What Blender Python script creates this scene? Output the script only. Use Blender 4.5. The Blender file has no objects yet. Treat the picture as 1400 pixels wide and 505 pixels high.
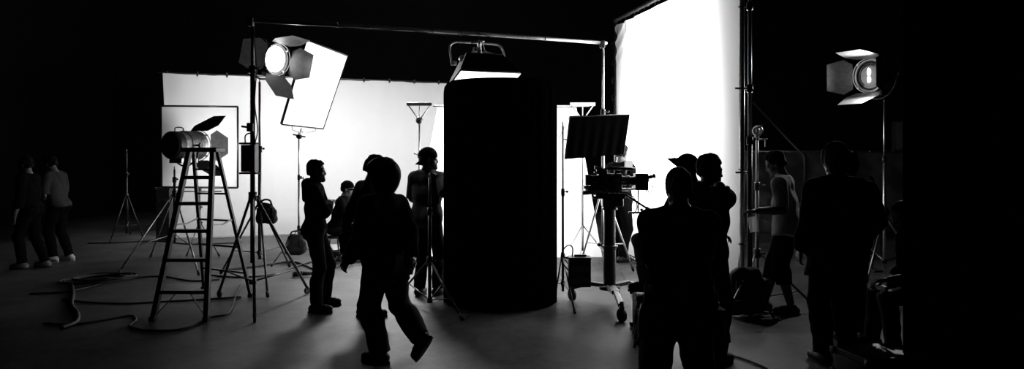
import bpy, bmesh, math, random
import numpy as np
from mathutils import Vector, Matrix
random.seed(7)
R = math.radians
V = Vector
scene = bpy.context.scene
C = scene.collection

# ------------------------------------------------------------------ camera, world, lights, exposure
CAMH, FOC = 1.70, 1000.0          # eye height (m), focal length in pixels of the 1400x505 frame
HY = 213.0                        # horizon row
cam_d = bpy.data.cameras.new('camera')
cam_d.sensor_width = 36.0
cam_d.lens = 36.0 * FOC / 1400.0
cam_d.shift_y = -(252.5 - HY) / 1400.0
cam_d.clip_end = 100
cam = bpy.data.objects.new('camera', cam_d)
cam.location = (0, 0, CAMH)
cam.rotation_euler = (R(90), 0, 0)
C.objects.link(cam)
scene.camera = cam

w = bpy.data.worlds.new('dark_studio')
scene.world = w
w.use_nodes = True
w.node_tree.nodes['Background'].inputs[0].default_value = (1, 1, 1, 1)
w.node_tree.nodes['Background'].inputs[1].default_value = 0.0
vs = scene.view_settings
vs.view_transform = 'Standard'
vs.look = 'None'
vs.gamma = 1.0
vs.exposure = 0.0
vs.use_curve_mapping = False

def aim(o, target):
    o.rotation_euler = (V(target) - V(o.location)).to_track_quat('-Z', 'Y').to_euler()

def area(name, loc, target, sx, sy, power, spread=180):
    l = bpy.data.lights.new(name, 'AREA'); l.shape = 'RECTANGLE'
    l.size, l.size_y, l.energy, l.spread = sx, sy, power, R(spread)
    o = bpy.data.objects.new(name, l); o.location = loc; aim(o, target); C.objects.link(o)
    return o

def spot(name, loc, target, power, angle, blend=0.5, radius=0.1):
    l = bpy.data.lights.new(name, 'SPOT'); l.energy = power
    l.spot_size = R(angle); l.spot_blend = blend; l.shadow_soft_size = radius
    o = bpy.data.objects.new(name, l); o.location = loc; aim(o, target); C.objects.link(o)
    return o

# lamps behind the cloths they shine through; backdrop pair unseen, added for brightness
area('added_backdrop_lamp', (-6.0, 18.0, 2.0), (-5.2, 16.0, 1.8), 3.4, 2.8, 100, 150)
area('added_backdrop_lamp', (-2.2, 19.3, 1.9), (-1.5, 17.3, 1.7), 3.4, 2.8, 62, 150)
area('tent_lamp', (0.25, 13.8, 1.4), (0.0, 12.3, 1.4), 2.2, 2.0, 170, 150)
area('silk_lamp', (2.86, 10.5, 2.45), (1.93, 10.37, 2.4), 2.7, 2.9, 480, 146)
# banks of lamps rigged above the frame, washing the backdrop and the floor before it
area('overhead_bank', (-3.6, 13.6, 5.6), (-3.2, 16.0, 0.3), 5.5, 0.8, 130, 90)
area('back_light', (-2.8, 15.3, 5.3), (-1.1, 10.7, 0.0), 1.2, 0.7, 100, 54)

# ------------------------------------------------------------------ helpers
def fl(px, py):                     # floor point seen at a pixel
    d = CAMH * FOC / (py - HY)
    return V(((px - 700) / FOC * d, d, 0))

def at(px, py, d):                  # point at a distance seen at a pixel
    return V(((px - 700) / FOC * d, d, CAMH - (py - HY) / FOC * d))

MATS = {}
def mat(name, v, rough=0.7, metal=0.0, var=0.25, scale=20.0, bump=0.0, spec=0.5):
    if name in MATS: return MATS[name]
    m = bpy.data.materials.new(name); m.use_nodes = True
    nt = m.node_tree; b = nt.nodes['Principled BSDF']
    tc = nt.nodes.new('ShaderNodeTexCoord')
    n = nt.nodes.new('ShaderNodeTexNoise'); n.inputs['Scale'].default_value = scale; n.inputs['Detail'].default_value = 4
    nt.links.new(tc.outputs['Object'], n.inputs['Vector'])
    r = nt.nodes.new('ShaderNodeValToRGB')
    a, c = v * (1 - var), v * (1 + var)
    r.color_ramp.elements[0].position = 0.3; r.color_ramp.elements[1].position = 0.7
    r.color_ramp.elements[0].color = (a, a, a, 1); r.color_ramp.elements[1].color = (c, c, c, 1)
    nt.links.new(n.outputs['Fac'], r.inputs['Fac'])
    nt.links.new(r.outputs['Color'], b.inputs['Base Color'])
    b.inputs['Roughness'].default_value = rough
    b.inputs['Metallic'].default_value = metal
    b.inputs['Specular IOR Level'].default_value = spec
    if bump:
        bp = nt.nodes.new('ShaderNodeBump'); bp.inputs['Strength'].default_value = bump; bp.inputs['Distance'].default_value = 0.01
        nt.links.new(n.outputs['Fac'], bp.inputs['Height']); nt.links.new(bp.outputs['Normal'], b.inputs['Normal'])
    MATS[name] = m
    return m

def emit(name, s, v=1.0):
    if name in MATS: return MATS[name]
    m = bpy.data.materials.new(name); m.use_nodes = True
    nt = m.node_tree; nt.nodes.clear()
    e = nt.nodes.new('ShaderNodeEmission'); e.inputs[0].default_value = (v, v, v, 1); e.inputs[1].default_value = s
    o = nt.nodes.new('ShaderNodeOutputMaterial'); nt.links.new(e.outputs[0], o.inputs[0])
    MATS[name] = m
    return m

def cloth_mat(name, diff, trans, weave=60.0):
    if name in MATS: return MATS[name]
    m = bpy.data.materials.new(name); m.use_nodes = True
    nt = m.node_tree; nt.nodes.clear()
    tc = nt.nodes.new('ShaderNodeTexCoord')
    n = nt.nodes.new('ShaderNodeTexNoise'); n.inputs['Scale'].default_value = weave; n.inputs['Detail'].default_value = 5
    nt.links.new(tc.outputs['Object'], n.inputs['Vector'])
    r = nt.nodes.new('ShaderNodeValToRGB')
    r.color_ramp.elements[0].color = (trans * .93,) * 3 + (1,); r.color_ramp.elements[1].color = (trans,) * 3 + (1,)
    nt.links.new(n.outputs['Fac'], r.inputs['Fac'])
    d = nt.nodes.new('ShaderNodeBsdfDiffuse'); d.inputs[0].default_value = (diff, diff, diff, 1)
    t = nt.nodes.new('ShaderNodeBsdfTranslucent'); nt.links.new(r.outputs['Color'], t.inputs[0])
    a = nt.nodes.new('ShaderNodeAddShader'); nt.links.new(d.outputs[0], a.inputs[0]); nt.links.new(t.outputs[0], a.inputs[1])
    o = nt.nodes.new('ShaderNodeOutputMaterial'); nt.links.new(a.outputs[0], o.inputs[0])
    MATS[name] = m
    return m

BLK = mat('black_paint', 0.012, 0.45)
BLKM = mat('black_powdercoat', 0.02, 0.35, 0.3)
CHR = mat('chrome_tube', 0.6, 0.38, 1.0, 0.08)
STEEL = mat('grey_steel', 0.30, 0.38, 0.9, 0.15)
DARKSTEEL = mat('dark_steel', 0.10, 0.4, 0.8, 0.2)
ALU = mat('ladder_aluminium', 0.05, 0.4, 0.5, 0.2, 8)
RUB = mat('rubber', 0.012, 0.8)
NYL = mat('black_nylon', 0.018, 0.8, 0, 0.3, 60, 0.3)
DUVET = mat('black_duvetyne', 0.0012, 1.0, 0, 0.3, 12, 0.0, 0.0)
CABLE = mat('cable_rubber', 0.008, 0.6)
WHITECL = cloth_mat('white_muslin', 0.35, 0.42)
SILK = cloth_mat('white_silk', 0.12, 0.55)
FROST = cloth_mat('frost_diffusion', 0.35, 0.45)
GLOW = emit('lamp_glow', 6.0)
PANELGLOW = emit('soft_panel_glow', 1.6)

class MB:
    """collects shapes into one mesh"""
    def __init__(s): s.bm = bmesh.new()
    def box(s, c, size, rot=None, bevel=0.0):
        t = bmesh.new()
        bmesh.ops.create_cube(t, size=1.0)
        bmesh.ops.scale(t, vec=V(size), verts=t.verts)
        if bevel: bmesh.ops.bevel(t, geom=t.edges[:], offset=bevel, segments=2, affect='EDGES', profile=0.6)
        M = Matrix.Translation(V(c)) @ (rot.to_4x4() if rot is not None else Matrix.Identity(4))
        s._merge(t, M); return s
    def _merge(s, t, M):
        t.verts.ensure_lookup_table()
        vm = [s.bm.verts.new(M @ v.co) for v in t.verts]
        for f in t.faces:
            try: nf = s.bm.faces.new([vm[v.index] for v in f.verts]); nf.smooth = f.smooth
            except ValueError: pass
        t.free()
    def beam(s, a, b, wd, th, hint=(0, 1, 0), bevel=0.004):
        a, b = V(a), V(b); y = (b - a); L = y.length; y.normalize()
        x = V(hint); x = (x - y * x.dot(y)).normalized(); z = x.cross(y)
        rot = Matrix((x, y, z)).transposed()
        return s.box((a + b) / 2, (wd, L, th), rot, bevel)
    def tube(s, pts, r, seg=10, cap=True, radii=None):
        pts = [V(p) for p in pts]; n = len(pts)
        prev = None; rings = []
        for i, p in enumerate(pts):
            t = (pts[min(i + 1, n - 1)] - pts[max(i - 1, 0)]).normalized()
            if prev is None:
                up = V((0, 0, 1)) if abs(t.z) < 0.9 else V((1, 0, 0))
                x = (up - t * up.dot(t)).normalized()
            else:
                x = (prev - t * prev.dot(t)).normalized()
            prev = x; yv = t.cross(x); rr = radii[i] if radii else r
            rings.append([s.bm.verts.new(p + (x * math.cos(k * 2 * math.pi / seg) + yv * math.sin(k * 2 * math.pi / seg)) * rr) for k in range(seg)])
        for i in range(n - 1):
            for k in range(seg):
                f = s.bm.faces.new((rings[i][k], rings[i][(k + 1) % seg], rings[i + 1][(k + 1) % seg], rings[i + 1][k])); f.smooth = True
        if cap:
            s.bm.faces.new(rings[0][::-1]); s.bm.faces.new(rings[-1])
        return s
    def cyl(s, a, b, r, r2=None, seg=16):
        return s.tube([a, b], r, seg, True, [r, r if r2 is None else r2])
    def lathe(s, prof, M=None, seg=32):
        """profile of (radius, y) pairs round the local Y axis"""
        M = M or Matrix.Identity(4); rings = []
        for (r, y) in prof:
            rings.append([s.bm.verts.new(M @ V((r * math.cos(k * 2 * math.pi / seg), y, r * math.sin(k * 2 * math.pi / seg)))) for k in range(seg)])
        for i in range(len(prof) - 1):
            for k in range(seg):
                f = s.bm.faces.new((rings[i][k], rings[i + 1][k], rings[i + 1][(k + 1) % seg], rings[i][(k + 1) % seg]))
        s.bm.faces.new(rings[0]); s.bm.faces.new(rings[-1][::-1])
        return s
    def prism(s, poly, M, th):
        """polygon in the local XZ plane with thickness along local Y"""
        a = [s.bm.verts.new(M @ V((x, -th / 2, z))) for x, z in poly]
        b = [s.bm.verts.new(M @ V((x, th / 2, z))) for x, z in poly]
        n = len(poly)
        s.bm.faces.new(a); s.bm.faces.new(b[::-1])
        for i in range(n): s.bm.faces.new((a[i], b[i], b[(i + 1) % n], a[(i + 1) % n]))
        return s
    def slab(s, q, th):
        """four corners made into a slab of thickness th"""
        q = [V(p) for p in q]
        n = (q[1] - q[0]).cross(q[3] - q[0]).normalized() * th / 2
        a = [s.bm.verts.new(p - n) for p in q]; b = [s.bm.verts.new(p + n) for p in q]
        s.bm.faces.new(a[::-1]); s.bm.faces.new(b)
        for i in range(4): s.bm.faces.new((a[i], a[(i + 1) % 4], b[(i + 1) % 4], b[i]))
        return s
    def ball(s, c, r, seg=14):
        t = bmesh.new(); bmesh.ops.create_uvsphere(t, u_segments=seg, v_segments=max(6, seg // 2), radius=1.0)
        for f in t.faces: f.smooth = True
        rr = (r, r, r) if not isinstance(r, (tuple, list)) else r
        s._merge(t, Matrix.Translation(V(c)) @ Matrix.Diagonal((*rr, 1))); return s
    def torus(s, c, axis, Rm, r, seg=28, a0=0, a1=2 * math.pi, tseg=8):
        ax = V(axis).normalized(); x = ax.orthogonal().normalized(); y = ax.cross(x)
        full = abs(a1 - a0 - 2 * math.pi) < 1e-4
        pts = [V(c) + (x * math.cos(a0 + (a1 - a0) * i / seg) + y * math.sin(a0 + (a1 - a0) * i / seg)) * Rm for i in range(seg + 1)]
        return s.tube(pts, r, tseg, not full)
    def sheet(s, nu, nv, fn):
        g = [[s.bm.verts.new(fn(i / nu, j / nv)) for i in range(nu + 1)] for j in range(nv + 1)]
        for j in range(nv):
            for i in range(nu):
                f = s.bm.faces.new((g[j][i], g[j][i + 1], g[j + 1][i + 1], g[j + 1][i])); f.smooth = True
        return s
    def build_pieces(s, name, m, parent=None):
        """every loose piece becomes an object of its own"""
        seen = set(); groups = []
        for v in s.bm.verts:
            if v in seen: continue
            st = [v]; seen.add(v); g = []
            while st:
                x = st.pop(); g.append(x)
                for e in x.link_edges:
                    y = e.other_vert(x)
                    if y not in seen: seen.add(y); st.append(y)
            groups.append(g)
        for g in groups:
            mb = MB(); mp = {v: mb.bm.verts.new(v.co) for v in g}
            for f in {f for v in g for f in v.link_faces}:
                mb.bm.faces.new([mp[v] for v in f.verts]).smooth = f.smooth
            mb.build(name, m, parent)
        s.bm.free()
    def build(s, name, m, parent=None, recalc=True):
        if recalc: bmesh.ops.recalc_face_normals(s.bm, faces=s.bm.faces[:])
        me = bpy.data.meshes.new(name); s.bm.to_mesh(me); s.bm.free()
        me.materials.append(m)
        o = bpy.data.objects.new(name, me); C.objects.link(o)
        if parent is not None: o.parent = parent
        return o

def tag(o, label=None, cat=None, group=None, kind=None):
    if label: o['label'] = label
    if cat: o['category'] = cat
    if group: o['group'] = group
    if kind: o['kind'] = kind
    return o

def thing(name, label, cat, loc=(0, 0, 0), rot=None, group=None):
    o = bpy.data.objects.new(name, None); o.empty_display_size = 0.1
    o.location = loc
    if rot is not None: o.rotation_euler = rot
    C.objects.link(o)
    return tag(o, label, cat, group)

def axes_rot(fwd, up=(0, 0, 1)):
    """rotation whose local +Y looks along fwd"""
    y = V(fwd).normalized(); x = y.cross(V(up)).normalized(); z = x.cross(y)
    return Matrix((x, y, z)).transposed()

def smooth_path(pts, n=8):
    pts = [V(p) for p in pts]; P = [pts[0] * 2 - pts[1]] + pts + [pts[-1] * 2 - pts[-2]]; out = []
    for i in range(1, len(P) - 2):
        p0, p1, p2, p3 = P[i - 1:i + 3]
        for k in range(n):
            t = k / n
            out.append(0.5 * ((2 * p1) + (p2 - p0) * t + (2 * p0 - 5 * p1 + 4 * p2 - p3) * t * t + (3 * p1 - p0 - 3 * p2 + p3) * t ** 3))
    out.append(pts[-1]); return out

# ------------------------------------------------------------------ soft bodies: distance fields turned into one surface
class Field:
    def __init__(s, lo, hi, h):
        s.h = h; s.lo = np.array(lo, np.float32)
        n = np.ceil((np.array(hi) - np.array(lo)) / h).astype(int) + 1
        s.n = n; s.f = np.full(tuple(n), 1.0, np.float32)
        s.ax = [(s.lo[i] + np.arange(n[i]) * h).astype(np.float32) for i in range(3)]
    def win(s, lo, hi):
        a = np.clip(np.floor((np.array(lo) - s.lo) / s.h).astype(int), 0, s.n)
        b = np.clip(np.ceil((np.array(hi) - s.lo) / s.h).astype(int) + 1, 0, s.n)
        sl = tuple(slice(a[i], b[i]) for i in range(3))
        return sl, s.ax[0][sl[0]][:, None, None], s.ax[1][sl[1]][None, :, None], s.ax[2][sl[2]][None, None, :]
    def join(s, sl, d, k):
        g = s.f[sl]
        if k > 0:
            t = np.clip(0.5 + 0.5 * (g - d) / k, 0, 1)
            s.f[sl] = g + (d - g) * t - k * t * (1 - t)
        else: s.f[sl] = np.minimum(g, d)
    def cone(s, a, b, r1, r2, k=0.02, sqdir=None, sq=1.0, cut=False, cut0=False):
        a, b = np.array(a, np.float32), np.array(b, np.float32)
        m = max(r1, r2) + k + 3 * s.h
        sl, X, Y, Z = s.win(np.minimum(a, b) - m, np.maximum(a, b) + m)
        if s.f[sl].size == 0: return
        px, py, pz = X - a[0], Y - a[1], Z - a[2]
        ba = b - a; L2 = max(float(ba @ ba), 1e-9)
        t0 = (px * ba[0] + py * ba[1] + pz * ba[2]) / L2
        t = np.clip(t0, 0, 1)
        qx, qy, qz = px - t * ba[0], py - t * ba[1], pz - t * ba[2]
        if sqdir is not None:
            dd = (qx * sqdir[0] + qy * sqdir[1] + qz * sqdir[2]) * (1 / sq - 1)
            qx, qy, qz = qx + dd * sqdir[0], qy + dd * sqdir[1], qz + dd * sqdir[2]
        d = np.sqrt(qx * qx + qy * qy + qz * qz) - (r1 + t * (r2 - r1))
        if sq < 1: d = d * (0.5 + 0.5 * sq)
        L = math.sqrt(L2)
        if cut: d = np.maximum(d, (t0 - 1) * L)
        if cut0: d = np.maximum(d, -t0 * L)
        s.join(sl, d, k)
    def ell(s, c, M, r, k=0.02, sub=False):
        c = np.array(c, np.float32); m = max(r) + k + 3 * s.h
        sl, X, Y, Z = s.win(c - m, c + m)
        if s.f[sl].size == 0: return
        px, py, pz = X - c[0], Y - c[1], Z - c[2]
        q = [(px * M[i][0] + py * M[i][1] + pz * M[i][2]) for i in range(3)]
        k0 = np.sqrt(sum((q[i] / r[i]) ** 2 for i in range(3))); k1 = np.sqrt(sum((q[i] / r[i] ** 2) ** 2 for i in range(3)))
        d = k0 * (k0 - 1) / np.maximum(k1, 1e-6)
        if sub:
            g = s.f[sl]; nd = -d
            t = np.clip(0.5 - 0.5 * (g - nd) / k, 0, 1)
            s.f[sl] = g + (nd - g) * t + k * t * (1 - t)
        else: s.join(sl, d, k)
    def plane(s, p, n):
        """keep the side the normal points away from"""
        X, Y, Z = s.ax[0][:, None, None], s.ax[1][None, :, None], s.ax[2][None, None, :]
        s.f = np.maximum(s.f, ((X - p[0]) * n[0] + (Y - p[1]) * n[1] + (Z - p[2]) * n[2]).astype(np.float32))
    def wrinkle(s, amp, freq, seed=0):
        rng = np.random.default_rng(seed)
        X, Y, Z = s.ax[0][:, None, None], s.ax[1][None, :, None], s.ax[2][None, None, :]
        for i in range(4):
            v = rng.normal(size=3); v[2] *= 1.3; v = v / np.linalg.norm(v) * freq * (0.6 + 0.4 * i)
            s.f = s.f + (amp / (1 + 0.6 * i) * np.sin(X * v[0] + Y * v[1] + Z * v[2] + rng.uniform(0, 6))).astype(np.float32)
    def mesh(s, name, m, parent=None):
        f = s.f
        f[0], f[-1], f[:, 0], f[:, -1], f[:, :, 0], f[:, :, -1] = (0.1,) * 6
        ins = f < 0
        cnt = sum(ins[i:ins.shape[0] - 1 + i, j:ins.shape[1] - 1 + j, k:ins.shape[2] - 1 + k].astype(np.int8) for i in (0, 1) for j in (0, 1) for k in (0, 1))
        cells = np.argwhere((cnt > 0) & (cnt < 8))
        idx = np.full(cnt.shape, -1, np.int32); idx[tuple(cells.T)] = np.arange(len(cells))
        acc = np.zeros((len(cells), 3), np.float64); num = np.zeros(len(cells))
        cor = [(i, j, k) for i in (0, 1) for j in (0, 1) for k in (0, 1)]
        val = {c: f[cells[:, 0] + c[0], cells[:, 1] + c[1], cells[:, 2] + c[2]] for c in cor}
        for c in cor:
            for ax in range(3):
                if c[ax]: continue
                e = list(c); e[ax] = 1; e = tuple(e)
                v0, v1 = val[c], val[e]; x = (v0 < 0) != (v1 < 0)
                t = np.where(x, v0 / np.where(x, v0 - v1, 1), 0)
                p = np.tile(np.array(c, float), (len(cells), 1)); p[:, ax] = t
                acc[x] += p[x]; num[x] += 1
        co = (cells + acc / num[:, None]) * s.h + s.lo
        quads = []
        for ax in range(3):
            a1, a2 = (ax + 1) % 3, (ax + 2) % 3
            A = [slice(None)] * 3; B = [slice(None)] * 3; A[ax] = slice(0, -1); B[ax] = slice(1, None)
            i0, i1 = ins[tuple(A)], ins[tuple(B)]
            for fl_, e in ((False, np.argwhere(i0 & ~i1)), (True, np.argwhere(~i0 & i1))):
                q = []
                for d1, d2 in ((0, 0), (-1, 0), (-1, -1), (0, -1)):
                    cc = e.copy(); cc[:, a1] += d1; cc[:, a2] += d2
                    q.append(idx[tuple(cc.T)])
                q = np.stack(q, 1)
                quads.append(q[:, ::-1] if fl_ else q)
        Q = np.concatenate(quads).astype(np.int32)
        me = bpy.data.meshes.new(name)
        me.vertices.add(len(co)); me.vertices.foreach_set('co', co.astype(np.float32).ravel())
        me.loops.add(Q.size); me.loops.foreach_set('vertex_index', Q.ravel())
        me.polygons.add(len(Q)); me.polygons.foreach_set('loop_start', np.arange(0, Q.size, 4, dtype=np.int32))
        me.polygons.foreach_set('use_smooth', np.ones(len(Q), bool))
        me.update(calc_edges=True)
        me.materials.append(m)
        o = bpy.data.objects.new(name, me); C.objects.link(o)
        if parent is not None: o.parent = parent
        return o
# ------------------------------------------------------------------ the hall
def concrete():
    m = bpy.data.materials.new('concrete'); m.use_nodes = True
    nt = m.node_tree; N = nt.nodes; Lk = nt.links; b = N['Principled BSDF']
    tc = N.new('ShaderNodeTexCoord')
    n1 = N.new('ShaderNodeTexNoise'); n1.inputs['Scale'].default_value = 0.9; n1.inputs['Detail'].default_value = 9; n1.inputs['Roughness'].default_value = .65
    n2 = N.new('ShaderNodeTexNoise'); n2.inputs['Scale'].default_value = 14; n2.inputs['Detail'].default_value = 6
    for n in (n1, n2): Lk.new(tc.outputs['Object'], n.inputs['Vector'])
    mx = N.new('ShaderNodeMath'); mx.operation = 'MULTIPLY_ADD'; mx.inputs[1].default_value = 0.35
    Lk.new(n2.outputs['Fac'], mx.inputs[0]); Lk.new(n1.outputs['Fac'], mx.inputs[2])
    r = N.new('ShaderNodeValToRGB'); r.color_ramp.elements[0].position = .45; r.color_ramp.elements[1].position = .9
    r.color_ramp.elements[0].color = (.026, .026, .026, 1); r.color_ramp.elements[1].color = (.125, .125, .125, 1)
    Lk.new(mx.outputs[0], r.inputs['Fac']); Lk.new(r.outputs['Color'], b.inputs['Base Color'])
    rr = N.new('ShaderNodeMapRange'); rr.inputs['To Min'].default_value = .62; rr.inputs['To Max'].default_value = .40
    Lk.new(n1.outputs['Fac'], rr.inputs['Value']); Lk.new(rr.outputs[0], b.inputs['Roughness'])
    bp = N.new('ShaderNodeBump'); bp.inputs['Strength'].default_value = .25; bp.inputs['Distance'].default_value = .01
    Lk.new(mx.outputs[0], bp.inputs['Height']); Lk.new(bp.outputs['Normal'], b.inputs['Normal'])
    b.inputs['Specular IOR Level'].default_value = .12
    return m
CONC = concrete()
WALLM = mat('black_wall_paint', 0.004, 0.9, 0, 0.2, 3, 0, 0.2)
XL, XR, YF, YB, ZC = -12.0, 12.0, -3.0, 22.0, 7.0
def shell(name, c, size, m):
    o = MB().box((0, 0, 0), size).build(name, m); o.location = c; return tag(o, kind='structure')
shell('floor', (0, (YF + YB) / 2, -0.1), (XR - XL, YB - YF, 0.2), CONC)
shell('ceiling', (0, (YF + YB) / 2, ZC + 0.1), (XR - XL, YB - YF, 0.2), WALLM)
shell('wall_back', (0, YB + 0.1, ZC / 2), (XR - XL, 0.2, ZC), WALLM)
shell('wall_front', (0, YF - 0.1, ZC / 2), (XR - XL, 0.2, ZC), WALLM)
shell('wall_left', (XL - 0.1, (YF + YB) / 2, ZC / 2), (0.2, YB - YF, ZC), WALLM)
shell('wall_right', (XR + 0.1, (YF + YB) / 2, ZC / 2), (0.2, YB - YF, ZC), WALLM)

# ------------------------------------------------------------------ big cloths
# left backdrop
BA, BB = V((-7.25, 15.2, 0)), V((0.0, 17.8, 0)); BH = 3.42
t = thing('backdrop', 'wide white backdrop cloth hung from a pipe across the left background', 'backdrop')
bn = V((BB - BA).normalized().cross(V((0, 0, 1))))
def bfn(u, v):
    p = BA.lerp(BB, u); z = 0.02 + v * (BH - 0.03)
    a = 0.02 * math.sin(u * 31 + 2 * math.sin(v * 2)) + 0.012 * math.sin(u * 77 + 1) * (0.3 + 0.7 * v)
    a += (max(0, 0.12 - v) / 0.12) ** 2 * 0.35
    edge = max(0, 0.05 - u) / 0.05
    return p + bn * (a + edge * 0.05 * math.sin(v * 14)) + V((edge * 0.10 * (1 - v), 0, z))
MB().sheet(150, 50, bfn).build('cloth', WHITECL, t)
MB().tube([BA + V((-0.12, 0, BH)), BB + V((0.1, 0.03, BH))], 0.022).build('pipe', DARKSTEEL, t)
for k in range(14):
    p = BA.lerp(BB, 0.01 + k / 13.3) + V((0, 0, BH)) + bn * 0.01
    MB().box(p, (0.035, 0.07, 0.09), axes_rot(bn), 0.008).build('clip', BLKM, t)

# big silk frame on the right
SA, SB = V((1.80, 12.7, 0)), V((2.47, 7.85, 0))
sh0, sh1 = 4.05, 3.86
t = thing('silk_screen', 'huge square frame of backlit white silk at right, taller than everyone', 'screen')
sn = V((SB - SA).normalized().cross(V((0, 0, 1)))); sn = sn if sn.x < 0 else -sn
def sfn(u, v):
    p = SA.lerp(SB, 0.012 + u * 0.976); z = 0.10 + v * (sh0 + (sh1 - sh0) * u - 0.2)
    a = 0.03 * math.sin(u * 3.14) * math.sin(v * 3.14) + 0.006 * math.sin(u * 40 + v * 9)
    low = max(0, 0.30 - v) / 0.30
    a += low * 0.035 * math.sin(u * 26 + v * 12) * u + 0.02 * low * math.sin(u * 9 - v * 20)
    c = max(0, v - 0.8) * max(0, 0.35 - u) * 4
    a += c * 0.12 * math.sin((u * 1.0 + (1 - v) * 1.6) * 60)
    return p + sn * a + V((0, 0, z))
MB().sheet(90, 80, sfn).build('silk', SILK, t)
fr = 0.026
tl, tr = SA + V((0, 0, sh0)), SB + V((0, 0, sh1))
bl, br_ = SA + V((0, 0, 0.05)), SB + V((0, 0, 0.05))
for a, b in ((bl, tl), (br_, tr), (tl, tr), (bl, br_)):
    MB().tube([a, b], fr, 12).build('frame_tube', CHR if a == br_ else DARKSTEEL, t)
m = MB()
for c in (tl, tr, bl, br_): m.box(c, (0.07, 0.07, 0.08), None, 0.012)
m.build_pieces('corner_bracket', BLKM, t)
for k in range(12):                                   # ties along the edges
    v = 0.08 + k * 0.075
    m = MB(); z = v * sh0
    p = SA + V((0, 0, z))
    m.torus(p, (0, 0.2, 1), 0.034, 0.005, 12)
    m.tube(smooth_path([p + V((-0.03, -0.02, 0)), p + V((-0.07, -0.03, -0.03)), p + V((-0.05, -0.02, -0.10)), p + V((-0.02, -0.03, -0.06))], 5), 0.004, 5)
    m.build('tie', NYL, t)
for k in range(10):
    p = tl.lerp(tr, 0.05 + k * 0.1)
    m = MB().torus(p, tr - tl, 0.034, 0.005, 12)
    m.tube(smooth_path([p + V((-0.03, 0, 0)), p + V((-0.05, 0, -0.12)), p + V((-0.03, 0.03, -0.22)), p + V((-0.04, 0.05, -0.30))], 5), 0.003, 5)
    m.build('tie', NYL, t)
for zz in (0.75, 1.55, 2.42, 3.3):                    # ties along the near upright
    p = SB + V((0, 0, zz)); MB().torus(p, (0, 0, 1), 0.036, 0.006, 12).build('tie', NYL, t)

# upright post carrying the near side of the silk
p0 = SB + V((0.075, -0.02, 0))
t = thing('frame_stand', 'tall chrome upright carrying the near edge of the huge white silk', 'stand', p0)
MB().cyl((0, 0, 0.0), (0, 0, 1.9), 0.026).build('column', DARKSTEEL, t)
MB().cyl((0, 0, 1.8), (0, 0, 3.98), 0.021).build('riser', CHR, t)
m = MB()
for z in (0.45, 1.86, 2.42, 3.3): m.cyl((0, 0, z - 0.04), (0, 0, z + 0.04), 0.034)
m.build_pieces('collar', BLKM, t)
for z in (1.52, 2.42): MB().cyl((-0.16, -0.01, z), (0.0, 0, z), 0.011).build('grip_arm', STEEL, t)
for ang in (60, 180, 300):
    e = V((math.cos(R(ang)) * .32, math.sin(R(ang)) * .32, 0.02))
    MB().tube([V((0, 0, .42)), e], 0.013).build('leg', DARKSTEEL, t)

# white hanging cloth behind the booth, on two T-bar stands
TD = 12.2
t = thing('hanging_cloth', 'white translucent cloth spreading downward behind the black booth', 'cloth')
pt = [at(598, 147, TD), at(788, 147, TD), at(823, 352, TD), at(560, 352, TD)]
def tfn(u, v):
    p = (pt[3].lerp(pt[2], u)).lerp(pt[0].lerp(pt[1], u), v)
    a = 0.03 * math.sin(u * 24 + 1.5 * v) * (1.1 - v) + 0.01 * math.sin(u * 61) + 0.008 * math.sin(u * 30 + v * 25)
    return V((p.x, p.y + a, max(0.012, p.z)))
MB().sheet(110, 40, tfn).build('cloth', FROST, t)
MB().tube([at(592, 145, TD), at(806, 145, TD)], 0.014).build('hem_pipe', CHR, t)

def tbar_stand(px, label, bm_):
    base = V(((px - 700) / FOC * TD, TD - 0.07, 0))
    t = thing('tbar_stand', label, 'stand', base)
    top = CAMH + (HY - 143) / FOC * TD
    MB().box((0, 0, top), (0.42, 0.05, 0.055), None, 0.008).build('cross_bar', bm_, t)
    m = MB()
    for sx in (-1, 1): m.tube([V((sx * 0.18, 0, top - .02)), V((sx * 0.012, 0, top - 0.25))], 0.010)
    m.tube([V((0, 0, top)), V((0, 0, top - .25))], 0.008)
    m.build('brace', bm_, t)
    MB().ball((0, 0, top - 0.27), (0.06, 0.04, 0.06)).build('grip_head', DARKSTEEL, t)
    MB().cyl((0, 0, top - 0.3), (0, 0, 1.1), 0.014).build('riser', CHR, t)
    MB().cyl((0, 0, 1.2), (0, 0, 0.12), 0.019).build('column', STEEL, t)
    m = MB(); m.cyl((0, 0, 1.75), (0, 0, 1.66), 0.028); m.cyl((0, 0, 1.70), (-0.07, -0.01, 1.73), 0.008); m.ball((-.075, -.01, 1.735), .016)
    m.build('collar', BLKM, t)
    for ang in (100, 220, 340):
        e = V((math.cos(R(ang)) * .45, -abs(math.sin(R(ang))) * .4 - .02, 0.015))
        MB().tube([V((0, 0, .55)), e * .96 + V((0, 0, .02)), e], 0.012).build('leg', CHR, t)
    return t
tbar_stand(574, 'T-bar stand with triangular brace above the backward cap', STEEL)
tbar_stand(796, 'T-bar stand with brightly lit triangular brace right of the booth', mat('lit_tbar_white', 0.75, 0.4))  # bar and brace coloured white to look lit, unlike the left stand

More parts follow.
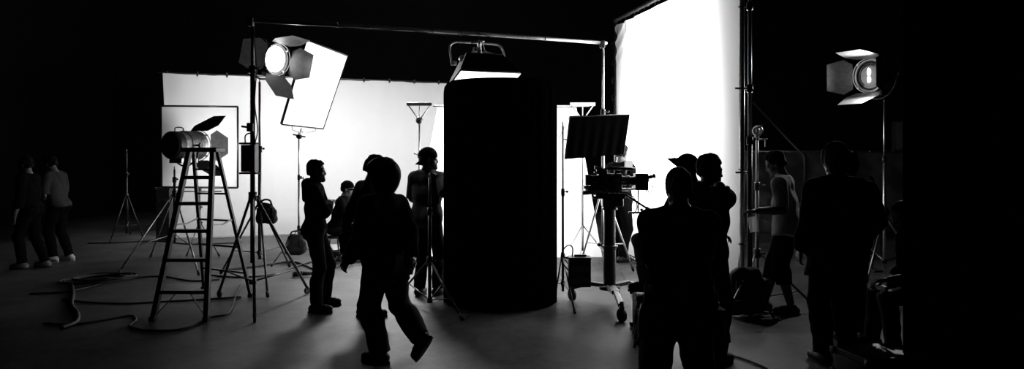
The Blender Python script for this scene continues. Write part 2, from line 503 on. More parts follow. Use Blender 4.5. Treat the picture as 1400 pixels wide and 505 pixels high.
# black curtained booth
BC = V((-0.135, 8.55, 0)); BR, BHT = 0.655, 2.55
t = thing('curtained_booth', 'tall round booth of black curtain standing in the middle', 'booth', BC)
def bo(u, v):
    a = u * 2 * math.pi
    r = BR + 0.007 * math.sin(a * 23) + 0.005 * math.sin(a * 41 + 2 + v)
    if v > 0.97: r -= (v - 0.97) / 0.03 * 0.05
    return V((r * math.cos(a), r * math.sin(a), 0.012 + v * (BHT - 0.012)))
MB().sheet(240, 40, bo).build('curtain', DUVET, t)
MB().lathe([(BR - 0.045, BHT - .012), (BR - 0.06, BHT + 0.004), (0.3, BHT + 0.02), (0.01, BHT + 0.03)], Matrix.Rotation(R(90), 4, 'X') @ Matrix.Scale(-1, 4, (0, 0, 1)) if False else Matrix(((1, 0, 0, 0), (0, 0, 1, 0), (0, 1, 0, 0), (0, 0, 0, 1))), 64).build('top_cover', DUVET, t)
MB().torus((0, 0, BHT - 0.02), (0, 0, 1), BR - 0.062, 0.012, 64).build('hoop', BLKM, t)
MB().torus((0, 0, 0.03), (0, 0, 1), BR - 0.03, 0.012, 64).build('hoop', BLKM, t)

# rear barrier sheet at right
t = thing('tarpaulin_barrier', 'dark wrinkled tarpaulin on a waist-to-head rail along the right background', 'barrier')
TA, TB_ = V((4.6, 16.0, 0)), V((8.9, 15.7, 0)); TH = 1.79
TARP = mat('dark_tarpaulin', 0.03, 0.45, 0, 0.4, 5, 0.4)
def tf(u, v):
    p = TA.lerp(TB_, u); a = 0.02 * math.sin(u * 40 + 5 * v) + 0.012 * math.sin(u * 23 - v * 19) + 0.01 * math.sin(v * 31 + u * 60)
    return p + V((0, a, 0.02 + v * (TH - 0.04)))
MB().sheet(120, 40, tf).build('sheet', TARP, t)
MB().tube([TA + V((-.1, -.02, TH)), TB_ + V((.1, -.02, TH))], 0.03).build('rail', DARKSTEEL, t)
for k in range(9):
    p = TA.lerp(TB_, 0.06 + k * 0.11) + V((0, -0.06, TH)); MB().ball(p, 0.018).build('bolt', CHR, t)
for k in range(4):
    p = TA.lerp(TB_, k / 3.0); MB().cyl(p + V((0, .06, 0)), p + V((0, .06, TH)), 0.025).build('post', DARKSTEEL, t)
t = tag(MB().tube([at(1030, 140, 16.6), at(1100, 214, 15.7), at(1102, 308, 15.8)], 0.03).build('scaffold_brace', BLK),
        'dim bent tube slanting down behind the man at the silver stand', 'tube')
t = thing('wall_cabinet', 'dim grey cabinet high on the back wall behind the right-hand lamp pole', 'cabinet', at(1228, 186, 21.85))
MB().box((0, 0, 0), (0.30, 0.22, 0.85), None, 0.01).build('body', mat('grey_enamel', 0.12, 0.5), t)
MB().box((0, -.12, 0), (0.26, 0.02, 0.78), None, 0.006).build('door', mat('grey_enamel_light', 0.18, 0.5), t)
MB().cyl((.09, -.14, .05), (.09, -.14, -.05), .01).build('handle', STEEL, t)

# black masking drape standing at the right, in front of the seated person
t = thing('masking_drape', 'tall black drape filling the right edge', 'drape')
DA, DB = V((2.945, 5.5, 0)), V((4.9, 5.2, 0))
def df(u, v):
    p = DA.lerp(DB, u); return p + V((0, .03 * math.sin(u * 44) + .015 * math.sin(u * 97 + 1), .015 + v * 3.3))
MB().sheet(120, 6, df).build('curtain', DUVET, t)
MB().tube([DA + V((-.05, 0, 3.32)), DB + V((.05, 0, 3.32))], .02).build('pipe', BLK, t)
# ------------------------------------------------------------------ stands
def light_stand(label, base, top, feet, knuckle, m_col=DARKSTEEL, m_ris=CHR, m_leg=DARKSTEEL, r=0.02, sections=(0.5,), caster=False, brace_z=None, name='light_stand'):
    """base: floor point under the column; feet: floor points in the world"""
    t = thing(name, label, 'stand', base)
    b = V(base)
    z1 = knuckle + (top - knuckle) * sections[0]
    MB().cyl((0, 0, max(0.10, knuckle - 0.75)), (0, 0, z1), r).build('column', m_col, t)
    MB().cyl((0, 0, z1 - 0.05), (0, 0, top), r * 0.72).build('riser', m_ris, t)
    m = MB(); m.cyl((0, 0, knuckle - 0.05), (0, 0, knuckle + 0.05), r * 1.7); m.cyl((0, 0, z1 - 0.05), (0, 0, z1 + 0.035), r * 1.45)
    m.build_pieces('collar', BLKM, t)
    for z in (knuckle, z1):
        m = MB(); m.cyl((0, 0, z), (r * 2.6, -r * 1.6, z), 0.007); m.ball((r * 3, -r * 1.8, z), (0.016, 0.016, 0.016)); m.build('knob', BLKM, t)
    MB().cyl((0, 0, top - 0.005), (0, 0, top + 0.05), 0.008).build('spigot', STEEL, t)
    bz = brace_z if brace_z is not None else max(0.14, knuckle - 0.72)
    for f in feet:
        e = V(f) - b; hz = 0.075 if caster else 0.02
        k0 = V((0, 0, knuckle)) + V((e.x, e.y, 0)).normalized() * r * 1.4
        e = V((e.x, e.y, hz))
        lg = MB().tube([k0, e], r * 0.62).build('leg', m_leg, t)
        q = k0.lerp(e, 0.66 if not caster else 0.78)
        MB().tube([V((0, 0, bz)), q], r * 0.36, 8).build('brace', m_leg, t)
        if caster:
            side = V((-e.y, e.x, 0)).normalized()
            m = MB(); wc = e + V((0, 0, -0.035)); m.cyl(wc - side * .014, wc + side * .014, 0.04, seg=20); m.box(e + V((0, 0, -.005)), (.03, .03, .05), None, .005)
            m.build('caster', RUB, lg)
        else:
            dr = (e - k0).normalized()
            MB().tube([e - dr * 0.07, e + V((0, 0, -.002))], r * 0.95, 10).build('rubber_foot', RUB, lg)
    MB().cyl((0, 0, bz - 0.03), (0, 0, bz + 0.03), r * 1.5).build('brace_collar', BLKM, t)
    return t

# boom pipe and its two stands
S1 = V((-2.925, 8.25, 0)); S8 = V(((824.5 - 700) * .0099, 9.9, 0))
PZ = 3.14
st1 = light_stand('black boom stand nearest the ladder, on casters', S1, PZ + 0.02, [fl(300, 407), fl(420, 402), fl(348, 441)], 1.24, BLKM, DARKSTEEL, DARKSTEEL, 0.027, (0.75,), True, 0.28)
light_stand('silver boom stand holding the pipe end near the film camera', S8, 3.14, [fl(792, 368), fl(830, 395), fl(866, 372)], 1.26, STEEL, CHR, CHR, 0.022, (0.55,), False, 0.5)
t = thing('boom_pipe', 'long steel pipe spanning overhead from the ladder side to the booth', 'pipe')
pa, pb = S1 + V((-0.06, -0.03, PZ + .085)), S8 + V((0.05, 0.0, 3.14 + .085))
mid = pa.lerp(pb, 0.5) + V((0, 0, 0.015))
MB().tube([pa, pa.lerp(pb, .25) + V((0, 0, .01)), mid, pa.lerp(pb, .75) + V((0, 0, .01)), pb], 0.024, 14).build('tube', STEEL, t)
m = MB()
for u in (0.01, 0.985): m.box(pa.lerp(pb, u) - V((0, 0, .02)), (0.07, 0.07, 0.10), None, 0.012)
m.build_pieces('clamp', DARKSTEEL, t)
for u in (.22, .30, .47, .55, .60, .8):
    p = pa.lerp(pb, u) + V((0, 0, .012)); MB().torus(p, pb - pa, 0.028, 0.006, 14).build('tape', BLK, t)
MB().tube(smooth_path([pa.lerp(pb, u) + V((0, -0.03, -.015 - .02 * math.sin(u * 30))) for u in (0, .1, .2, .3, .4, .5, .6, .64)], 5), 0.006, 6).build('cable', CABLE, t)

# ballast box on the boom stand
t = thing('ballast_box', 'black ballast box strapped to the boom stand beside the ladder', 'box', S1 + V((0, -0.02, 1.50)))
MB().box((0, -0.07, 0.17), (0.155, 0.13, 0.30), None, 0.008).build('body', BLK, t)
m = MB()
for z in (0.005, 0.335): m.box((0, -.07, z), (0.19, 0.15, 0.022), None, 0.006)
m.build_pieces('bumper', RUB, t)
MB().tube(smooth_path([(-0.05, -.07, .34), (-.05, -.07, .42), (0, -.07, .45), (.05, -.07, .42), (.05, -.07, .34)], 6), .008, 8).build('handle', BLKM, t)
m = MB()
for k in range(6): m.box((0, -.138, .06 + k * .03), (.11, .006, .008))
m.build_pieces('vent', DARKSTEEL, t)
MB().tube(smooth_path([(.06, -.07, .34), (.08, -.05, .5), (.03, 0, .8), (.05, 0, 1.2), (.02, 0, 1.6)], 6), .007, 7).build('cable', CABLE, t)
t = MB().box((-.02, 0, 2.02), (.075, .08, .10), None, .012).build('clamp', BLKM, st1)
MB().cyl((-.05, 0, 2.02), (-.12, -.02, 2.03), .012).build('handle', BLKM, t)

# fresnel stand, panel stand, flag stand, front stand, clamp stand, right lamp stand, far-left stand
S2 = V(((355 - 700) * .0098, 9.8, 0))
light_stand('dark stand under the bright spotlight, a sandbag on it', S2, CAMH + (HY - 112) * .0098, [fl(302, 376), fl(396, 366), fl(366, 408)], 1.06, DARKSTEEL, STEEL, DARKSTEEL, 0.022, (0.45,), False, 0.4)
S3 = V(((408.5 - 700) * .0118, 11.8, 0))
st3 = light_stand('thin chrome stand under the glowing tilted panel', S3, CAMH + (HY - 184) * .0118, [fl(371, 366), fl(450, 360), fl(404, 343)], 0.52, STEEL, CHR, DARKSTEEL, 0.015, (0.55,), False, 0.2)
t = None; off = at(409, 187, 11.75) - S3
t = MB().ball(off, (.05, .035, .04)).build('grip_head', BLKM, st3)
MB().cyl(off + V((-.10, 0, .035)), off + V((.10, 0, -.005)), .012).build('t_handle', DARKSTEEL, t)
MB().cyl(off, off + V((.035, 0, .13)), .009).build('spigot', STEEL, t)
off = at(410, 244, 11.77) - S3
t = MB().cyl(off + V((-.01, 0, 0)), off + V((.05, 0, 0)), .01).build('side_clamp', DARKSTEEL, st3)
MB().box(off + V((.055, 0, 0)), (.012, .02, .05), None, .004).build('wing', BLKM, t)

S6 = V((0.60, 8.62, 0))
light_stand('thin black stand along the right side of the booth, holding the black flag', S6, CAMH + (HY - 172) * .0086, [fl(786, 431), fl(759, 408), fl(790, 380)], 0.50, BLKM, DARKSTEEL, DARKSTEEL, 0.016, (0.5,), False, 0.2)
S5 = V(((587.5 - 700) * .0082, 8.2, 0))
light_stand('empty tripod stand in front of the man in the backward cap', S5, CAMH - (243 - HY) * .0082, [fl(546, 405), fl(632, 440), fl(612, 407)], 0.52, BLKM, DARKSTEEL, BLKM, 0.02, (0.6,), False, 0.08)
S7 = V(((1035 - 700) * .0081, 8.1, 0))
st7 = light_stand('silver stand with a clamp head, gripped by the man in shorts', S7, CAMH + (HY - 192) * .0081, [fl(984, 455), fl(1120, 428), fl(1028, 404)], 0.62, STEEL, CHR, DARKSTEEL, 0.021, (0.6,), False, 0.12)
zz = CAMH + (HY - 188) * .0081
m = MB(); m.torus((0, -.02, zz + .07), (0.3, 1, 0), 0.045, 0.014, 20); t = m.build('grip_head', CHR, st7)
MB().ball((0, 0, zz + .07), (.03, .03, .045)).build('knuckle', CHR, t)
MB().cyl((-.03, -.03, zz + .10), (.05, -.03, zz + .13), .010).build('t_handle', STEEL, t)
MB().cyl((0, 0, zz), (0, 0, zz + .04), .026).build('socket', STEEL, t)
m = MB(); m.cyl((.02, 0, zz - .02), (.11, -.01, zz - .02), .009); m.build('side_arm', STEEL, t)
MB().box((.09, -.01, zz - .06), (.014, .014, .09), None, .003).build('side_handle', STEEL, t)
S4 = V(((1209 - 700) * .0104, 10.4, 0))
light_stand('tall chrome stand under the barn-door lamp at far right', S4, CAMH + (HY - 140) * .0104, [fl(1185, 388), fl(1255, 368) , fl(1175, 357)], 0.85, CHR, CHR, STEEL, 0.021, (0.5,), False, 0.2)
S9 = V(((173 - 700) * .0145, 14.5, 0))
light_stand('barely lit stand in the dark left of the white backdrop', S9, CAMH + (HY - 208) * .0145, [fl(150, 334), fl(196, 328), fl(178, 321)], 0.9, BLK, BLK, BLK, 0.018, (0.5,), False, 0.3)
S10 = V(((238.5 - 700) * .0112, 11.2, 0))
light_stand('tripod stand under the lamp behind the ladder, one leg shining', S10, CAMH - (232 - HY) * .0112, [fl(161, 377), fl(206, 352), fl(272, 378)], 1.12, BLKM, BLKM, STEEL, 0.02, (0.6,), False, 0.5)
S11 = V(((273 - 700) * .0126, 12.6, 0))
light_stand('thin stand holding the white square frame behind the ladder', S11, CAMH - (262 - HY) * .0126, [fl(255, 352), fl(300, 352), fl(276, 342)], 0.55, DARKSTEEL, DARKSTEEL, DARKSTEEL, 0.016, (0.5,), False, 0.2)

# ------------------------------------------------------------------ white square frame behind the ladder
FD = 12.5
t = thing('silk_screen', 'small white square frame with black edges behind the ladder', 'screen')
c4 = [at(221, 256, FD), at(325, 257, FD), at(325, 146, FD), at(220, 145, FD)]
def qf(u, v):
    p = c4[0].lerp(c4[1], u).lerp(c4[3].lerp(c4[2], u), v)
    return p + V((0, 0.02 * math.sin(u * 3.14) * math.sin(v * 3.14), 0))
MB().sheet(24, 24, qf).build('fabric', FROST, t)
for i in range(4): MB().tube([c4[i], c4[(i + 1) % 4]], 0.017, 10).build('frame_tube', BLKM, t)
MB().box((c4[0] + c4[1]) / 2 + V((0, 0.0, -.03)), (.05, .05, .06), None, .008).build('ear', BLKM, t)
MB().tube([at(245, 262, FD - .05), at(303, 262, FD - .05)], .011).build('grip_bar', DARKSTEEL, t)

# ------------------------------------------------------------------ glowing tilted panel
q = [at(384.5, 170, 11.3), at(441, 176, 12.2), at(474.5, 76.5, 12.25), at(418.5, 54.5, 11.35)]
pn = (q[1] - q[0]).cross(q[3] - q[0]).normalized(); pn = pn if pn.y < 0 else -pn
t = thing('soft_light', 'glowing white rectangular light panel tilted on the thin chrome stand', 'light panel')
MB().slab([p + pn * 0.012 for p in q], 0.006).build('diffuser', PANELGLOW, t)
MB().slab([p - pn * 0.012 for p in q], 0.03).build('housing', BLK, t)
for i in range(4): MB().tube([q[i] + pn * .012, q[(i + 1) % 4] + pn * .012], 0.012, 8).build('rim', BLK, t)
bmid = (q[0] + q[1]) / 2
MB().tube(smooth_path([q[0].lerp(q[1], .25), q[0].lerp(q[1], .27) + V((0, 0, -.07)), bmid + V((0, 0, -.10)), q[0].lerp(q[1], .8) + V((0, 0, -.05)), q[0].lerp(q[1], .82)], 6), 0.006, 8).build('yoke', STEEL, t)
MB().tube([bmid + V((0, 0, -.09)), at(409, 187, 11.75) + V((.035, 0, .10))], 0.008).build('stem', STEEL, t)

# ------------------------------------------------------------------ spotlights with barn doors
def fresnel(label, pos, axis, rad, L, lens_mat, doors, body=BLK, shell_m=BLKM, up=(0, 0, 1), flap=1.5, yoke_down=True, tip=0.6):
    rot = axes_rot(axis, up)
    t = thing('spotlight', label, 'spotlight', pos, rot.to_euler())
    I = Matrix.Identity(4)
    prof = [(0.02, -L * .55), (rad * .82, -L * .55), (rad * .92, -L * .5), (rad * .92, -L * .12), (rad * .97, -L * .10)]
    for k in range(9):
        y = -L * .10 + L * .42 * k / 9; prof += [(rad * .99, y), (rad * .99, y + L * .025), (rad * .95, y + L * .03)]
    prof += [(rad, L * .34), (rad, L * .45), (rad * .86, L * .45), (rad * .86, L * .36), (0.02, L * .35)]
    MB().lathe(prof, I, 40).build('housing', shell_m, t)
    MB().lathe([(0.02, -L * .55), (rad * .80, -L * .56), (rad * .93, -L * .50), (rad * .93, -L * .30)] + [(rad * .9, -L * .30), (.02, -L * .3)], Matrix.Translation((0, -.004, 0)), 40).build('rear_cap', body, t)
    MB().box((0, -L * .05, -rad * 1.02), (rad * 1.1, L * .62, rad * .35), None, .01).build('base_box', shell_m, t)
    ln = [(rad * .84, L * .385), (rad * .84, L * .40)] + [(rad * .84 * math.cos(a), L * .40 + rad * .16 * math.sin(a)) for a in (.4, .8, 1.2, 1.5)]
    MB().lathe([(0.01, L * .385)] + ln, I, 40).build('lens', lens_mat, t)
    m = MB(); m.torus((0, L * .46, 0), (0, 1, 0), rad * .95, rad * .05, 40); m.torus((0, L * .53, 0), (0, 1, 0), rad * 1.03, rad * .035, 40)
    for k in range(4):
        a = R(45 + 90 * k); m.box((math.cos(a) * rad, L * .49, math.sin(a) * rad), (.03, L * .12, .03), None, .004)
    m.build('lens_ring', STEEL, t)
    fm = mat('barn_door_metal', 0.10, 0.5, 0.4)
    for nm, (ang, op, lf) in doors.items():                      # side angle round the axis, opening, length factor
        a = R(ang); o = V((math.cos(a), 0, math.sin(a))); tg = V((-math.sin(a), 0, math.cos(a)))
        d = (V((0, 1, 0)) * math.cos(R(op)) + o * math.sin(R(op)))
        h = o * rad * 1.02 + V((0, L * .54, 0)); n = tg.cross(d)
        M = Matrix((tg, n, d)).transposed().to_4x4(); M.translation = h
        w0, w1, ll = rad * .95, rad * tip, rad * flap * lf
        MB().prism([(-w0 * .8, 0), (w0 * .8, 0), (w0 * 1.12, ll * .35), (w1, ll), (-w1, ll), (-w0 * 1.12, ll * .35)], M, .005).build('barn_door', fm, t)
    # yoke
    yr = rad * 1.22
    pts = [V((yr * math.cos(R(x)), 0, yr * math.sin(R(x)) * 1.15)) for x in range(0, -181, -15)] if yoke_down else [V((yr * math.cos(R(x)), 0, yr * math.sin(R(x)) * 1.15)) for x in range(0, 181, 15)]
    MB().tube(pts, .014, 8).build('yoke', BLKM, t)
    for sx in (-1, 1):
        m = MB(); m.cyl((sx * rad * .95, 0, 0), (sx * yr * 1.1, 0, 0), .018); m.cyl((sx * yr * 1.08, 0, 0), (sx * yr * 1.2, 0, 0), .04); m.build('tilt_knob', BLKM, t)
    MB().tube(smooth_path([(0, -L * .38, rad * .9), (0, -L * .36, rad * 1.15), (0, -L * .2, rad * 1.2), (0, -L * .08, rad * 1.15), (0, -L * .06, rad * .95)], 5), .009, 8).build('handle', BLKM, t)
    m = MB()
    for sx in (-1, 1):
        m.beam((sx * rad * .7, -L * .3, rad * .72), (sx * rad * .7, L * .4, rad * .72), .02, .012)
    m.build_pieces('rail', CHR, t)
    return t, rot
P1 = at(362, 79, 9.75)
ax1 = V((0.84, -0.50, -0.16))
fresnel('bright lit spotlight with open barn doors beside the tilted glowing panel', P1, ax1, 0.205, 0.48, emit('lens_glow', 9.0),
        dict(top=(90, 17, 1.2), near=(0, 118, 1.0), far=(180, 16, 1.05), low=(-90, 46, 1.2)), up=(0.18, 0, 1), tip=.75)
P3 = at(1200, 104, 10.4)
ax3 = V((-0.86, -0.50, -0.02))
lensdark = mat('lens_glass', 0.03, 0.08, 0.0, 0.1, 5, 0, 1.0)
t3, r3 = fresnel('barn-door spotlight on the tall chrome stand at far right', P3, ax3, 0.235, 0.40, lensdark,
        dict(top=(90, 10, 1.3), near=(0, 40, 1.0), far=(180, 20, 1.25), low=(-90, 22, 1.3)), tip=.8)
m = MB(); m.ball((0, .40 * .40 + .05, .05), (.02, .012, .055)); m.ball((0, .40 * .40 + .05, -.055), (.02, .012, .045)); m.build_pieces('bulb_glow', emit('bulb', 25.0), t3)
P2 = at(253, 199, 11.1)
ax2 = V((0.36, 0.93, 0.0))
fresnel('spotlight seen from behind between the ladder and the small white frame', P2, ax2, 0.225, 0.52, emit('lens_glow_far', 5.0),
        dict(top=(90, 30, 1.5), near=(0, 26, .8), far=(180, 30, 1.0), low=(-90, 32, 1.4)), shell_m=mat('brushed_housing', .35, .4, .7), tip=.55)
# their beams
d1 = ax1.normalized(); spot('spotlight_beam', P1 + d1 * 0.29, P1 + d1 * 3, 60, 100, .6, .08)
d3 = ax3.normalized(); spot('spotlight_beam', P3 + d3 * 0.30, P3 + d3 * 3, 120, 150, .6, .04)
d2 = ax2.normalized(); spot('spotlight_beam', P2 + d2 * 0.36, V((-5.3, 12.5, 1.75)), 140, 150, .6, .08)

# ------------------------------------------------------------------ overhead soft light on the boom
u0 = (655 - 342) / (825 - 342.0); d0 = 9.37
PO = at(659, 97, d0)
t = thing('overhead_softlight', 'square soft light hanging from the boom pipe above the booth', 'soft light', PO, (R(-20), 0, R(24)))
tw_, td_, bw, bd = 0.50, 0.34, 0.80, 0.56
zt, zb = 0.15, -0.12
def q4(w_, d_, z): return [V((-w_ / 2, -d_ / 2, z)), V((w_ / 2, -d_ / 2, z)), V((w_ / 2, d_ / 2, z)), V((-w_ / 2, d_ / 2, z))]
T, B = q4(tw_, td_, zt), q4(bw, bd, zb)
for i in range(4):
    MB().slab([B[i], B[(i + 1) % 4], T[(i + 1) % 4], T[i]], .008).build('side_panel', mat('lit_side_canvas', .55, .8) if i == 3 else DUVET, t)  # left panel coloured paler, as if the spotlight falls on it
MB().slab(T, .03).build('lamp_head', BLKM, t)
MB().slab([p + V((0, 0, -.035)) for p in B], .01).build('diffuser', emit('softlight_glow', 3.0), t)
for i in range(4): MB().tube([B[i] + V((0, 0, -.03)), B[(i + 1) % 4] + V((0, 0, -.03))], .009, 8).build('rim', BLKM, t)
MB().tube(smooth_path([(-.40, 0, .06), (-.40, 0, .30), (-.34, 0, .38), (-.2, 0, .40), (.2, 0, .40), (.30, 0, .38), (.34, 0, .30), (.34, 0, .10)], 5), .014, 8).build('yoke', STEEL, t)
MB().tube(smooth_path([(-.14, 0, .16), (-.12, 0, .25), (0, 0, .28), (.16, 0, .27), (.22, 0, .22)], 5), .008, 7).build('cable', CABLE, t)
m = MB(); m.ball((-.08, -.05, .20), (.05, .04, .05)); m.ball((.02, -.05, .19), (.04, .04, .05)); m.ball((-.28, -.1, .10), (.06, .05, .05)); m.build_pieces('lamp_fitting', CHR, t)
for sx in (-1, 1): MB().cyl((sx * .37 - .02, 0, .09), (sx * .37 + .03, 0, .09), .03).build('tilt_knob', CHR, t)
area('softlight_beam', PO + V((0, -0.06, -.20)), PO + V((0, -.55, -2)), .7, .45, 12, 120)
pc = at(655, 62, 9.33)
t = thing('pipe_clamp', 'shiny clamp gripping the boom pipe above the overhead soft light', 'clamp', pc)
m = MB(); m.torus((0, 0, .0), (1, .3, 0), .05, .016, 18); m.box((0, 0, -.07), (.06, .05, .10), None, .01); m.build('jaw', CHR, t)
m = MB(); m.cyl((-.10, -.02, .03), (.07, -.02, .05), .012); m.cyl((-.06, -.03, -.03), (-.09, -.03, -.14), .012); m.build('t_handle', STEEL, t)
m = MB(); m.cyl((.0, -.03, -.1), (.0, 0, -.17), .014); m.torus((-.08, -.03, -.16), (0, .4, 1), .035, .008, 16); m.build('spigot', STEEL, t)
MB().tube(smooth_path([(.04, -.03, .06), (.07, -.03, -.05), (.12, -.03, -.14), (.19, -.02, -.19)], 6), .006, 6).build('safety_cable', STEEL, t)

# ------------------------------------------------------------------ black flag by the camera
q = [at(772.5, 218, 8.45), at(852, 211, 8.75), at(860.5, 157, 8.75), at(779, 159.5, 8.45)]
t = thing('black_flag', 'black rectangular flag hung above the film camera', 'flag')
def ff(u, v):
    p = q[0].lerp(q[1], u).lerp(q[3].lerp(q[2], u), v)
    return p + V((0, .008 * math.sin(u * 38) * (1.1 - v), 0))
MB().sheet(60, 12, ff).build('cloth', mat('flag_cloth', .006, 1, 0, .3, 40, 0, .05), t)
MB().tube([q[0], q[3], q[2], q[1]], .009, 8).build('frame', BLKM, t)
MB().tube([q[0].lerp(q[3], .45), S6 + V((0, 0, 1.90))], .009, 8).build('grip_arm', DARKSTEEL, t)
MB().tube([q[3], at(764, 190, 8.5)], .004, 6).build('wire', DARKSTEEL, t)

# ------------------------------------------------------------------ ladder
FLp, FRp, BLp, BRp = fl(209, 441), fl(282, 441), fl(279, 398), fl(343, 408)
zt = 1.755
def lt(px, d): return V(((px - 700) / FOC * d, d, zt))
TFL, TFR, TBL, TBR = lt(259, 8.05), lt(291, 8.05), lt(264.5, 8.2), lt(297, 8.2)
t = thing('stepladder', 'tall aluminium A-frame stepladder standing on the left', 'ladder', (FLp + FRp + BLp + BRp) / 4)
O = t.location.copy()
for a, b, n in ((FLp, TFL, 1), (FRp, TFR, 1), (BLp, TBL, 0), (BRp, TBR, 0)):
    hz = V((a.x, a.y, .02))
    rl = MB().beam(hz - O, b - O, .048 if n else .034, .072 if n else .055, (1, 0.1, 0)).build('rail', ALU, t)
    MB().box(hz - O + V((0, 0, .015)), (.055, .085, .05), None, .008).build('rubber_foot', RUB, rl)
MB().box((TFL + TFR + TBL + TBR) / 4 - O + V((0, 0, .01)), (.40, .24, .05), axes_rot((0.05, 1, 0)), .012).build('top_cap', ALU, t)
for y in (246, 283, 321, 360, 402):
    z = 1.0 - (y - 207) / (441 - 207.0)
    a, b = FLp.lerp(TFL, 1 - (y - 207) / 234.0), FRp.lerp(TFR, 1 - (y - 207) / 234.0)
    MB().beam(a - O, b - O, .09, .036, (0, 1, 0)).build('step', ALU, t)
for k in (.18, .36, .54, .72, .88):
    a, b = BLp.lerp(TBL, k), BRp.lerp(TBR, k)
    MB().beam(a - O, b - O, .022, .03, (0, 0, 1)).build('rear_rung', ALU, t)
for a, b, c, d in ((FLp, TFL, BLp, TBL), (FRp, TFR, BRp, TBR)):
    m = MB(); p1, p2 = a.lerp(b, .55), c.lerp(d, .55); mm = (p1 + p2) / 2 + V((0, 0, -.03))
    m.beam(p1 - O, mm - O, .02, .006, (0, 0, 1), 0); m.beam(mm - O, p2 - O, .02, .006, (0, 0, 1), 0); m.build('spreader', STEEL, t)
m = MB()
for (a, b, f) in ((FLp, TFL, FRp), (FRp, TFR, FLp)):
    p = a.lerp(b, .02); s_ = (f - a).normalized()
    m.beam(a.lerp(b, .16) + s_ * .02 - O, a.lerp(b, .16) + s_ * .2 - O + V((0, 0, .005)), .02, .006, (0, 0, 1), 0)
    m.beam(a.lerp(b, .04) + s_ * .02 - O, a.lerp(b, .16) + s_ * .18 - O, .02, .006, (0, 1, 0), 0)
m.build_pieces('gusset', ALU, t)

# ------------------------------------------------------------------ film camera on its pedestal
PC = V((1.12, 8.40, 0))
t = thing('camera_pedestal', 'black rolling camera pedestal with a thick column and three casters', 'pedestal', PC)
MB().lathe([(.02, .16), (.085, .16), (.085, .20), (.072, .21), (.072, .62), (.078, .63), (.078, .66), (.066, .67), (.066, 1.08), (.02, 1.08)],
           Matrix(((1, 0, 0, 0), (0, 0, 1, 0), (0, 1, 0, 0), (0, 0, 0, 1)))).build('column', BLKM, t)
for wp in (fl(850, 440), fl(782, 411), fl(879, 409)):
    e = wp - PC
    ar = MB().beam(V((0, 0, .20)), V((e.x * .55, e.y * .55, .22)), .09, .045, (1, 0, 0) if abs(e.y) > abs(e.x) else (0, 1, 0), .008)
    ar.beam(V((e.x * .5, e.y * .5, .225)), V((e.x * .95, e.y * .95, .155)), .06, .04, (1, 0, 0) if abs(e.y) > abs(e.x) else (0, 1, 0), .008)
    arm = ar.build('base_arm', DARKSTEEL, t)
    cs = MB(); s_ = V((.9, .4, 0)).normalized(); wc = V((e.x, e.y, .065))
    cs.cyl(wc - s_ * .022, wc + s_ * .022, .065, seg=24); cs.cyl(wc + s_ * .022, wc + s_ * .03, .03)
    cs.box(wc + V((0, 0, .06)), (.05, .06, .07), None, .01); cs.cyl(wc + V((0, 0, .08)), wc + V((0, 0, .14)), .02)
    cs.build('caster', RUB, arm)
m = MB(); m.torus((0, 0, .66), (0, 0, 1), .085, .012, 24); m.cyl((-.07, -.02, .66), (-.12, -.03, .68), .01); m.ball((-.125, -.03, .68), .022); m.build('lock_ring', BLKM, t)
MB().cyl((0, 0, .165), (0, 0, .205), .12, seg=24).build('hub', BLKM, t)

t = thing('power_box', 'black box with a carry handle riding on the base of the camera pedestal', 'box', V((.765, 8.30, .205)))
MB().box((0, 0, .17), (.245, .20, .31), None, .012).build('body', BLK, t)
MB().box((0, 0, .335), (.25, .205, .03), None, .008).build('lid', DARKSTEEL, t)
MB().box((0.01, 0, .362), (.14, .05, .022), None, .008).build('handle', BLKM, t)
m = MB()
for z in (.09, .22): m.box((0, -.101, z), (.2, .006, .05), None, .002)
m.build_pieces('panel', DARKSTEEL, t)
MB().tube(smooth_path([(-.08, 0, .35), (-.08, -.01, .45), (-.13, -.02, .48), (-.20, -.02, .40), (-.20, -.03, .30), (-.13, -.05, .20)], 6), .008, 8).build('cable', CABLE, t)

CP = V((1.12, 8.40, 1.08))
t = thing('film_camera', 'black film camera with long matte box pointing right on the pedestal', 'camera', CP)
MB().lathe([(.02, 0), (.09, 0), (.09, .02), (.06, .05), (.05, .12), (.08, .14), (.02, .15)], Matrix(((1, 0, 0, 0), (0, 0, 1, 0), (0, 1, 0, 0), (0, 0, 0, 1)))).build('bowl', BLKM, t)
m = MB(); m.box((0, 0, .16), (.34, .22, .06), None, .01); m.box((.03, 0, .09), (.24, .18, .11), None, .02)
m.cyl((-.02, -.13, .10), (-.02, .13, .10), .045); m.build('fluid_head', BLKM, t)
MB().tube([V((.18, -.06, .17)), V((.50, -.12, -.035))], .013).build('pan_handle', BLKM, t)
MB().cyl((.40, -.10, .03), (.51, -.12, -.042), .02).build('grip', RUB, t)
MB().box((-.02, 0, .205), (.48, .09, .022), None, .005).build('base_plate', DARKSTEEL, t)
m = MB()
for y in (-.035, .035): m.cyl((-.28, y, .235), (.42, y, .235), .009)
m.build_pieces('rod', CHR, t)
MB().box((0.0, 0, .315), (.27, .17, .20), None, .014).build('body', BLK, t)
m = MB(); m.box((-.16, .0, .32), (.12, .13, .15), None, .01); m.box((-.25, -.01, .34), (.06, .10, .12), None, .008); m.build('battery', BLK, t)
m = MB(); m.lathe([(.01, -.02), (.055, -.02), (.055, .06), (.062, .07), (.062, .10), (.05, .11), (.05, .17), (.01, .17)], Matrix.Translation((.13, 0, .33)) @ Matrix.Rotation(R(-90), 4, 'Z')); m.build('lens', BLKM, t)
mb_ = MB(); mb_.box((.36, 0, .32), (.15, .16, .19), None, .006).build('matte_box', BLK, t)
m = MB(); m.box((.39, -.02, .43), (.14, .17, .008)); m.build('hood_flap', BLKM, t)
